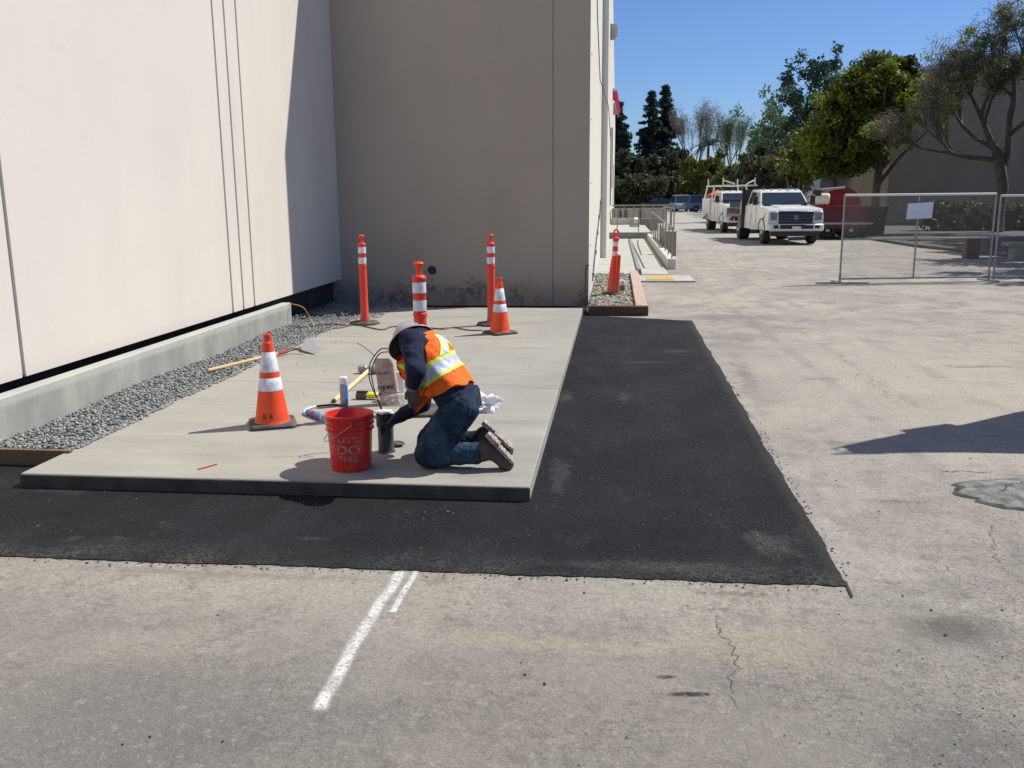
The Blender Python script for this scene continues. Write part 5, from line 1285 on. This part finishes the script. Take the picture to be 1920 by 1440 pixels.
# ================================================================== FAR BUILDINGS
t = thing('stucco_hall', 'large brown stucco hall with low gable behind the right hand trees', 'building', (26, 56, 0))
wx0 = gx(1662, 56)
obj('gable_wall', MB().prism([(wx0-26, 0), (46-26, 0), (46-26, 8.6), (24.5-26, 9.6), (18.6-26, 8.75), (wx0-26, 8.3)], 0, 20), M['stucco_brown'], t)
obj('roof_edge', MB().prism([(wx0-26.1, 8.31), (18.6-26, 8.76), (24.5-26, 9.61), (46-26, 8.61), (46-26, 8.8), (24.5-26, 9.8), (18.6-26, 8.95), (wx0-26.1, 8.5)], -.15, 20.1), M['roofpale'], t)
for k in range(4): obj('pilaster', MB().box(-4+k*6, -3.4+k*6, -.12, .0, 0, 8.4), M['stucco_brown'], t)
t = thing('red_annex', 'small red walled annex with pale lean-to roof behind the trailer', 'building', (gx(1612, 68)-.9, 68, 0))
obj('annex_wall', MB().box(-.6, 2.4, 0, 6, 0, 2.75), M['redwall'], t)
obj('annex_roof', MB().prism([(-.9, 2.76), (2.7, 3.3), (2.7, 3.5), (-.9, 2.95)], -.4, 6.2), M['roofpale'], t)
t = thing('grey_annex', 'pale grey flat roofed shed left of the red annex', 'building', (gx(1572, 66)-.5, 66, 0))
obj('shed_wall', MB().box(-.8, 1.9, 0, 6, 0, 3.2), M['greywall'], t); obj('shed_roof', MB().box(-.9, 2.0, -.2, 6, 3.21, 3.35), M['roofpale'], t)
obj('window', MB().box(-.1, .5, -.02, 0, 1.2, 2.2), M['glass'], t)
t = thing('distant_house', 'small pale house glimpsed between the far trees', 'house', (gx(1403, 140), 140, 0))
obj('wall', MB().box(-2.5, 2.5, 0, 6, 0, 3.0), M['ramp'], t); obj('roof', MB().prism([(-3, 3.01), (3, 3.01), (0, 4.2)], -.3, 6.3), M['greywall'], t)

# ================================================================== TREES
def leaves(C_, rad, n_per, size, elong=1.6, droop=.0, flat=1.0):
    """C_ clump centres (k,3), rad (k,), returns quads"""
    k = len(C_); n_ = k*n_per; ci = np.repeat(np.arange(k), n_per)
    d = nr.normal(size=(n_, 3)); d /= np.linalg.norm(d, axis=1)[:, None]; r = nr.random(n_)**.45
    pos = C_[ci]+d*(r*rad[ci])[:, None]*np.array([1, 1, flat]); pos[:, 2] -= droop*nr.random(n_)*rad[ci]
    a = nr.normal(size=(n_, 3)); a /= np.linalg.norm(a, axis=1)[:, None]; b_ = np.cross(a, nr.normal(size=(n_, 3))); b_ /= np.linalg.norm(b_, axis=1)[:, None]
    s_ = size*nr.uniform(.6, 1.3, n_)[:, None]; a = a*s_*elong/2; b_ = b_*s_/2
    V = np.stack([pos-a, pos-b_*.8+a*.1, pos+a, pos+b_*.8-a*.1], 1).reshape(-1, 3); F_ = np.arange(n_*4).reshape(-1, 4)
    tone = np.clip(.5+.28*nr.normal(size=k)[ci]+.16*nr.normal(size=n_), 0, 1); return V, F_, np.repeat(tone, 4)
def crown(name, parent, C_, rad, n_per, size, mt_, **kw):
    V, F_, tn = leaves(C_, rad, n_per, size, **kw); o = bpy.data.objects.new(name, fastmesh(name, V, F_, mt_, tn)); COL.objects.link(o); o.parent = parent; return o
def branches(b, p, d, L_, r, lev, tips, spread=.55, n=3, up=.15, curl=.25, keep=.75):
    pts = [p]; q = p.copy(); dd = d.normalized(); segs = 4
    for i in range(segs):
        dd = (dd+Vector((rnd.gauss(0, curl*.4), rnd.gauss(0, curl*.4), rnd.gauss(0, curl*.3)+up*.15))).normalized(); q = q+dd*L_/segs; pts.append(q.copy())
    b.tube(pts, r, 6 if lev > 2 else 4 if lev > 1 else 3, taper=r*.62)
    if lev == 0: tips.append(pts[-1]); return
    for i in range(n):
        k = rnd.choice((2, 3, 4, 4)) if i else 4; az = rnd.random()*6.28; s_ = spread*rnd.uniform(.6, 1.3)
        nd = (dd+Vector((math.cos(az)*s_, math.sin(az)*s_, rnd.uniform(-.15, .3)+up))).normalized()
        branches(b, pts[k], nd, L_*rnd.uniform(.62, keep+.1), r*.58, lev-1, tips, spread, n, up, curl, keep)
    if lev <= 2: tips.append(pts[2])
def simple_trunk(t, H_, r, mt_='bark', lean=(0, 0), n=6):
    b = MB(); pts = [(lean[0]*k/n+.05*r*math.sin(k*2), lean[1]*k/n, H_*k/n) for k in range(n+1)]
    b.tube([(0, 0, -.1)]+pts[1:], r, 10, taper=r*.45); return obj('trunk', b, M[mt_], t)
def ellclumps(n, c, rx, ry, rz, bias=.5, wob=.25, seed=0):
    out = []
    while len(out) < n:
        d = Vector((rnd.gauss(0, 1), rnd.gauss(0, 1), rnd.gauss(0, 1))).normalized(); k = 1+wob*mnoise.noise(d*1.6+Vector((seed, 0, 0)))*2
        r = rnd.random()**bias*k; out.append((c[0]+d.x*rx*r, c[1]+d.y*ry*r, c[2]+d.z*rz*r))
    return np.array(out)
G_T = 'trees beyond the lot'
# big dense evergreen
Y = 50; t = thing('evergreen_tree', 'big dense rounded tree with yellow green top beside the hall', 'tree', (gx(1642, Y), Y, 0), group=G_T)
simple_trunk(t, 5.0, .30); b = MB()
for k in range(7): a = k*.9; b.tube([(0, 0, 2.2+.3*k), (math.cos(a)*1.0, math.sin(a)*1.0, 3.6+.3*k), (math.cos(a)*2.2, math.sin(a)*2.0, 4.8+.4*k)], .12, 6, taper=.04)
obj('limbs', b, M['bark'], t)
C1 = np.concatenate([ellclumps(150, (-1.2, 0, 4.9), 2.5, 2.6, 2.2, .42, .22, 1), ellclumps(95, (-.1, 0, 6.9), 1.75, 1.8, 1.85, .42, .2, 2), ellclumps(70, (-2.9, 0, 4.0), 1.5, 2, 1.5, .45, .25, 3), ellclumps(35, (-1.2, -.4, 6.7), 1.2, 1.5, 1.0, .4, .2, 4)])
C1 = C1[C1[:, 2] > 2.2]
crown('crown', t, C1, nr.uniform(.38, .75, len(C1)), 210, .14, M['leaf_dark'], flat=.75)
# blue green tree behind it
Y = 66; t = thing('birch_tree', 'tall airy blue green tree behind the dense evergreen', 'tree', (gx(1560, Y), Y, 0), group=G_T)
simple_trunk(t, 9, .25, 'barkpale')
C1 = np.concatenate([ellclumps(70, (-.4, 0, 9.2), 3.0, 2.5, 2.4, .4, .5, 11), ellclumps(80, (-1.4, 0, 6.4), 2.0, 2.2, 2.9, .4, .5, 13), ellclumps(60, (.8, 0, 5.5), 3.0, 2.5, 3.2, .5, .3, 14)])
crown('crown', t, C1, nr.uniform(.35, .62, len(C1)), 75, .17, M['leaf_blue'], droop=.8)
# sparse tree at the right
Y = 43; t = thing('twiggy_tree', 'gnarled half bare tree with scattered green tufts at right', 'tree', (gx(1874, Y), Y, 0), group=G_T)
b = MB(); tips = []
b.tube([(0, 0, -.1), (-.05, 0, 1.2), (.05, 0, 2.0), (-.15, 0, 2.9), (-.35, 0, 3.6)], .27, 10, taper=.21)
b.tube([(-.1, 0, 2.6), (.15, .1, 3.4), (.12, .1, 4.3), (.1, .1, 5.2)], .17, 8, taper=.12)
rnd.seed(21)
branches(b, Vector((-.35, 0, 3.5)), Vector((-.5, .1, 1)), 1.65, .16, 4, tips, .62, 3, .12)
branches(b, Vector((.1, .1, 5.0)), Vector((.12, .1, 1)), 1.6, .13, 4, tips, .60, 3, .12)
branches(b, Vector((.1, .1, 4.2)), Vector((.8, -.2, .9)), 1.6, .11, 4, tips, .6, 3, .1)
branches(b, Vector((-.3, 0, 3.2)), Vector((-1, -.1, .14)), 1.8, .12, 4, tips, .6, 3, .16)
branches(b, Vector((-.35, 0, 3.6)), Vector((-1.1, .2, .7)), 1.85, .11, 4, tips, .6, 3, .1)
tk = obj('trunk', b, M['bark'], t, smooth=60)
tp = np.array([tuple(p) for p in tips]); 
tq = tp[nr.random(len(tp)) < .9]; crown('twigs', t, tq, np.full(len(tq), .55), 26, .035, M['leaf_grey'], elong=11)
sel = tp[(nr.random(len(tp)) < .33)]; crown('crown', t, sel, nr.uniform(.2, .42, len(sel)), 40, .10, M['leaf_tuft'], flat=.6)
# middle distance trees
def leafy(name, lab, px, Y, H_, w_, mt_, nper=70, ncl=90, size=.22, trunk_h=.5, bark='bark', bias=.45, wob=.35, seed=0, zc=.62, rzf=.38, rad=(.45, .8), droop=0):
    t = thing(name, lab, 'tree', (gx(px, Y), Y, 0), group=G_T); simple_trunk(t, H_*trunk_h, H_*.022, bark)
    C_ = ellclumps(ncl, (0, 0, H_*zc), w_/2*.85, w_/2*.8, H_*rzf, bias, wob, seed)
    C_ = C_[C_[:, 2] > .3]; s_ = H_/9.0
    crown('crown', t, C_, nr.uniform(rad[0]*s_, rad[1]*s_, len(C_)), nper, size, mt_, droop=droop); return t
leafy('broadleaf_tree', 'pale green loose tree left of the tall blue green tree', 1462, 92, 10.4, 7.0, M['leaf_pale'], 60, 110, .26, .6, 'barkpale', .4, .5, 31)
leafy('broadleaf_tree', 'pale green slender tree rising beside the twin bare trees', 1425, 100, 9.8, 4.8, M['leaf_pale'], 45, 80, .28, .6, 'barkpale', .4, .6, 37)
leafy('broadleaf_tree', 'dark leafy tree mass under the pale green trees', 1440, 84, 6.2, 7.5, M['leaf_shrub'], 90, 100, .26, .4, 'bark', .5, .3, 41)
leafy('broadleaf_tree', 'dark broad tree filling the gap below the blue green tree', 1530, 76, 7.2, 9.5, M['leaf_shrub'], 110, 130, .24, .4, 'bark', .5, .3, 43)
leafy('small_tree', 'small yellow green multi stem tree beside the flatbed truck', 1492, 60, 5.0, 4.6, M['leaf_yellow'], 70, 70, .16, .1, 'barkpale', .4, .35, 47, .68, .26)
Y = 60; tt = [o for o in COL.objects if o.get('label', '').startswith('small yellow green multi')][0]
b = MB()
for dx in (-.35, .1, .4): b.tube([(dx*.2, 0, 0), (dx*.6, 0, 1.2), (dx*1.6, .1, 2.6), (dx*2.6, .1, 3.6)], .10, 6, taper=.05)
obj('stems', b, M['barkpale'], tt)
leafy('bushy_tree', 'yellow green bushy tree right behind the minivan', 1318, 112, 7.2, 7.6, M['leaf_yellow'], 100, 110, .30, .4, 'bark', .5, .3, 51, .5, .42)
leafy('bushy_tree', 'yellow green rounded bush right of the palm', 1368, 108, 5.6, 6.6, M['leaf_yellow'], 90, 80, .28, .3, 'bark', .5, .35, 53, .5, .42)
leafy('bushy_tree', 'dark green bushy tree below the twin conifers', 1235, 128, 7.8, 10.0, M['leaf_shrub'], 110, 120, .34, .4, 'bark', .5, .3, 57, .5, .45)
leafy('bushy_tree', 'dark green bushy tree close to the side wall end', 1180, 124, 7.6, 8.0, M['leaf_shrub'], 110, 100, .34, .4, 'bark', .5, .35, 59, .5, .45)
leafy('bushy_tree', 'low dark tree between twin conifers and palm', 1275, 134, 8.6, 7.0, M['leaf_shrub'], 90, 90, .34, .4, 'bark', .5, .4, 61, .5, .45)
# conifers
def conifer(lab, px, Y, H_, w_, seed):
    t = thing('conifer', lab, 'tree', (gx(px, Y), Y, 0), group='tall dark conifers')
    simple_trunk(t, H_*.98, H_*.016); rr = random.Random(seed); V = []; cl = []; rd = []
    z = 1.2
    while z < H_:
        f = 1-z/H_; rmax = w_/2*(f**.72)*rr.uniform(.82, 1.1)
        k = max(3, int(8*f)+3)
        for i in range(k):
            a = rr.random()*6.28; L_ = rmax*rr.uniform(.7, 1.08)
            for u in np.linspace(.15, 1, max(2, int(L_/.55)+1)):
                cl.append((math.cos(a)*L_*u, math.sin(a)*L_*u, z-.28*L_*u+.10*L_*u*u)); rd.append(.55*(1-.5*u)+.16)
        z += .42+.30*f
    C_ = np.array(cl); crown('crown', t, C_, np.array(rd), 30, .26, M['leaf_conifer'], flat=.55, elong=2.2); return t
conifer('left spire of the two tall dark conifers', 1219, 150, 17.6, 9.5, 3)
conifer('right spire of the two tall dark conifers', 1243, 152, 18.5, 9.8, 4)
conifer('dark conifer partly hidden by the end of the side wall', 1158, 130, 14.2, 7.5, 5)
# bare trees
def baretree(lab, px, Y, H_, seed, vert=1.0, tint=None):
    t = thing('bare_tree', lab, 'tree', (gx(px, Y), Y, 0), group='leafless trees'); rnd.seed(seed); b = MB(); tips = []
    b.tube([(0, 0, 0), (.05, 0, H_*.2), (0, 0, H_*.34)], H_*.018, 6, taper=H_*.014)
    for k in range(5): branches(b, Vector((0, 0, H_*(.28+.02*k))), Vector((rnd.gauss(0, .28), rnd.gauss(0, .25), 1)), H_*.25, H_*.0085, 4, tips, .26, 3, .28, .12, .72)
    obj('trunk', b, M['barkpale'], t, smooth=60)
    tp = np.array([tuple(p) for p in tips])
    crown('twigs', t, tp, np.full(len(tp), H_*.055), 7 if tint else 9, .05 if tint is None else .10, M['leaf_grey'] if tint is None else M[tint], elong=12 if tint is None else 2.5)
    return t
baretree('leafless vase shaped tree right of the conifers', 1300, 140, 13.2, 5)
baretree('left of the two slim budding trees right of the palm', 1352, 136, 11.8, 8, tint='leaf_pale')
baretree('right of the two slim budding trees right of the palm', 1375, 138, 12.0, 9, tint='leaf_pale')
# palm
Y = 122; t = thing('palm_tree', 'date palm with arching fronds between the bare trees', 'tree', (gx(1325, Y), Y, 0))
simple_trunk(t, 7.8, .35); 
rnd.seed(5)
for k in range(22):
    a = rnd.random()*6.28; el = rnd.uniform(.1, 1.2); L_ = rnd.uniform(2.6, 3.5); b = MB(); pts = []
    for i in range(9):
        u = i/8; r_ = L_*u*math.cos(el)*(1-.1*u); pts.append(Vector((math.cos(a)*r_, math.sin(a)*r_, 7.9+L_*u*math.sin(el)-1.9*u*u)))
    side = Vector((-math.sin(a), math.cos(a), 0))
    for i in range(8):
        p, q = pts[i], pts[i+1]; w_ = .5*math.sin(math.pi*(i+1)/9)+.1
        for s_ in (-1, 1):
            for h_ in (.0, .5):
                c_ = p.lerp(q, h_); e_ = p.lerp(q, h_+.22); tip = c_+side*s_*w_+(q-p)*.9-Vector((0, 0, .22)); b.add([c_, e_, tip], [(0, 1, 2)])
    b.tube(pts, .035, 4); obj('frond', b, M['palm'], t, smooth=False)
# hedge at the hall and far shrub belt
for i, (x0, y0, x1, y1, h_, lab) in enumerate(((14.2, 44.6, 24, 45.6, 1.1, 'dark clipped hedge along the brown hall'), (5.2, 118, 24, 121, 3.4, 'far dark hedge closing the parking lot'))):
    t = thing('hedge', lab, 'hedge', (x0, y0, 0)); n_ = 170 if i == 0 else 240
    C_ = np.c_[nr.uniform(0, x1-x0, n_), nr.uniform(0, y1-y0, n_), nr.uniform(.1, h_, n_)]; crown('foliage', t, C_, nr.uniform(.3, .55, n_)*(1 if i == 0 else 2), 60, .14 if i == 0 else .35, M['leaf_shrub'])
t = thing('hedge', 'low dark shrubs under the far dark conifers by the wall end', 'hedge', (-2, 114, 0)); C_ = np.c_[nr.uniform(0, 7.5, 140), nr.uniform(0, 2, 140), nr.uniform(.2, 3.6, 140)]; crown('foliage', t, C_, nr.uniform(.6, 1.1, 140), 60, .34, M['leaf_shrub'])
b = MB(); xs = np.linspace(-300, 700, 60); top = [(x, 0, 22+9*mnoise.noise(Vector((x*.008, 1, 0)))+3*mnoise.noise(Vector((x*.04, 3, 0)))) for x in xs]
b.rings([[(x, 900, -1) for x in xs], [(x, 900, z*.55) for x, _, z in top], [(x, 960, z) for x, _, z in top], [(x, 1100, z*.9) for x, _, z in top]], closed=False, cap=False)
obj('hills', b, M['hill'], smooth=80, kind='structure')
for k, (px, Y, s_) in enumerate(((1290, 260, 1), (1395, 250, 1.1), (1180, 270, 1))):
    leafy('distant_tree', ('hazy far tree left of the palm', 'hazy far tree in the gap right of the budding trees', 'hazy far tree by the wall end')[k], px, Y, 10*s_, 26, M['leaf_shrub'], 50, 90, .9, .3, 'bark', .5, .3, 70+k, .5, .45)

obj('planting_bed_with_shade', MB().plate([(9.9, 44), (10.2, 33.0), (11.2, 27.8), (14, 26.3), (34, 22), (34, 56), (12.5, 56)], -.01, .09), M['dirt'], smooth=False, kind='structure')  # soil bed drawn forward over asphalt to stand in for shade there
for k, (x_, y_, h_, lab) in enumerate(((16.4, 28.8, 8.6, 'shade tree beside the planting bed, second nearest of those added out of view for shade'), (18.0, 33.5, 9.0, 'shade tree beside the planting bed, third nearest of those added out of view for shade'), (15.0, 24.3, 8.0, 'shade tree behind the concrete bench, nearest of those added out of view for shade'), (19.6, 38.5, 9.5, 'shade tree beside the brown hall, farthest of those added out of view for shade'))):
    t = thing('added_shade_tree', lab, 'tree', (x_, y_, .05), group=G_T); simple_trunk(t, h_*.6, .24)  # unseen trees added to darken the yard behind the fence
    C_ = ellclumps(120, (0, 0, h_*.64), 2.9, 3.2, h_*.33, .45, .3, 90+k); crown('crown', t, C_, nr.uniform(.4, .8, 120), 110, .19, M['leaf_dark'], flat=.75)

# ================================================================== MADE-UP BACKHOE out of frame to the right, shaped to throw the shadow on the lot
t = thing('added_backhoe', 'yellow digger with folded boom, added unseen right of the view to cast the lot shadow', 'added_backhoe', (6.4, 9.2, 0))
def off(x, y, z): return (x-6.4, y-9.2, z)
bm_ = MB(); bm_.tube([off(5.1, 8.9, 1.0), off(4.85, 8.68, 1.8), off(4.62, 8.44, 2.35), off(4.45, 8.38, 2.8), off(4.42, 8.33, 3.3), off(4.40, 8.28, 3.62)], .19, 8, taper=.07); obj('boom', bm_, M['yellow'], t)
dm = MB(); dm.tube([off(4.40, 8.22, 3.62), off(4.36, 8.10, 3.2), off(4.50, 7.92, 2.6), off(4.66, 7.70, 2.0), off(4.8, 7.7, 1.7)], .07, 8, taper=.17); obj('dipper', dm, M['yellow'], t)
pl_ = [off(4.40, 8.25, 3.45), off(4.44, 8.40, 2.9), off(4.52, 8.42, 2.5), off(4.60, 8.10, 2.42), off(4.62, 7.80, 2.2), off(4.52, 7.90, 2.6), off(4.38, 8.08, 3.15)]
obj('shadow_fill_plate', MB().rings([[p for p in pl_], [(p[0]+.06, p[1]+.02, p[2]) for p in pl_]]), M['yellow'], t)  # plate added to fill the gap in the boom's shadow
gd_ = [off(4.46, 8.42, 2.85), off(4.62, 8.44, 2.35), off(4.85, 8.68, 1.8), off(4.95, 8.45, 1.6), off(4.70, 8.22, 2.05), off(4.80, 7.9, 1.6), off(4.66, 7.70, 2.0), off(4.52, 7.95, 2.5)]
obj('shadow_fill_plate_low', MB().rings([[p for p in gd_], [(p[0]+.05, p[1]+.02, p[2]) for p in gd_]]), M['yellow'], t)  # lower plate, shaped to close the shadow between boom and dipper
for a_, c_, r_ in (((4.62, 8.62, 2.6), (4.44, 8.52, 2.95), .06), ((4.52, 8.50, 2.9), (4.36, 8.32, 3.66), .028), ((4.34, 8.02, 3.3), (4.30, 8.16, 3.72), .018)): obj('cylinder_ram', MB().bar(off(*a_), off(*c_), r_, 6), M['chrome'], t)
obj('hydraulic_hose', MB().tube([off(4.5, 8.5, 2.8), off(4.4, 8.42, 3.3), off(4.33, 8.30, 3.74), off(4.32, 8.12, 3.6), off(4.4, 7.95, 3.0)], .014, 5), M['cable'], t)
bk = obj('bucket', MB().prism([(4.55-6.4, 1.95), (5.1-6.4, 2.05), (5.2-6.4, 1.4), (4.75-6.4, 1.1), (4.5-6.4, 1.35)], 7.50-9.2, 8.1-9.2), M['steel_dark'], t)
for k in range(4): obj('tooth', MB().box(4.42-6.4, 4.55-6.4, 7.54-9.2+k*.15, 7.60-9.2+k*.15, 1.28, 1.36), M['steel'], bk)
obj('chassis', MB().box(-1.0, 2.6, -.5, .5, .55, 1.15, b=.05), M['yellow'], t)
obj('cab_body', MB().box(.1, 1.4, -.75, .75, 1.16, 1.7), M['yellow'], t)
for x in (.2, 1.35):
    for y in (-.7, .7): obj('cab_post', MB().bar((x, y, 1.7), (x, y, 2.7), .04, 6), M['black'], t)
obj('cab_roof', MB().box(.1, 1.5, -.8, .8, 2.7, 2.82, b=.04), M['yellow'], t)
obj('hood', MB().box(1.42, 2.9, -.45, .45, 1.16, 1.65, b=.08), M['yellow'], t)
for s_ in (-1, 1): wheel(t, -.1, s_*.85, .68, .42); wheel(t, 2.2, s_*.75, .45, .3)
obj('slew_post', MB().box(-1.25, -1.0, -.4, .25, .4, 1.2), M['steel_dark'], t)
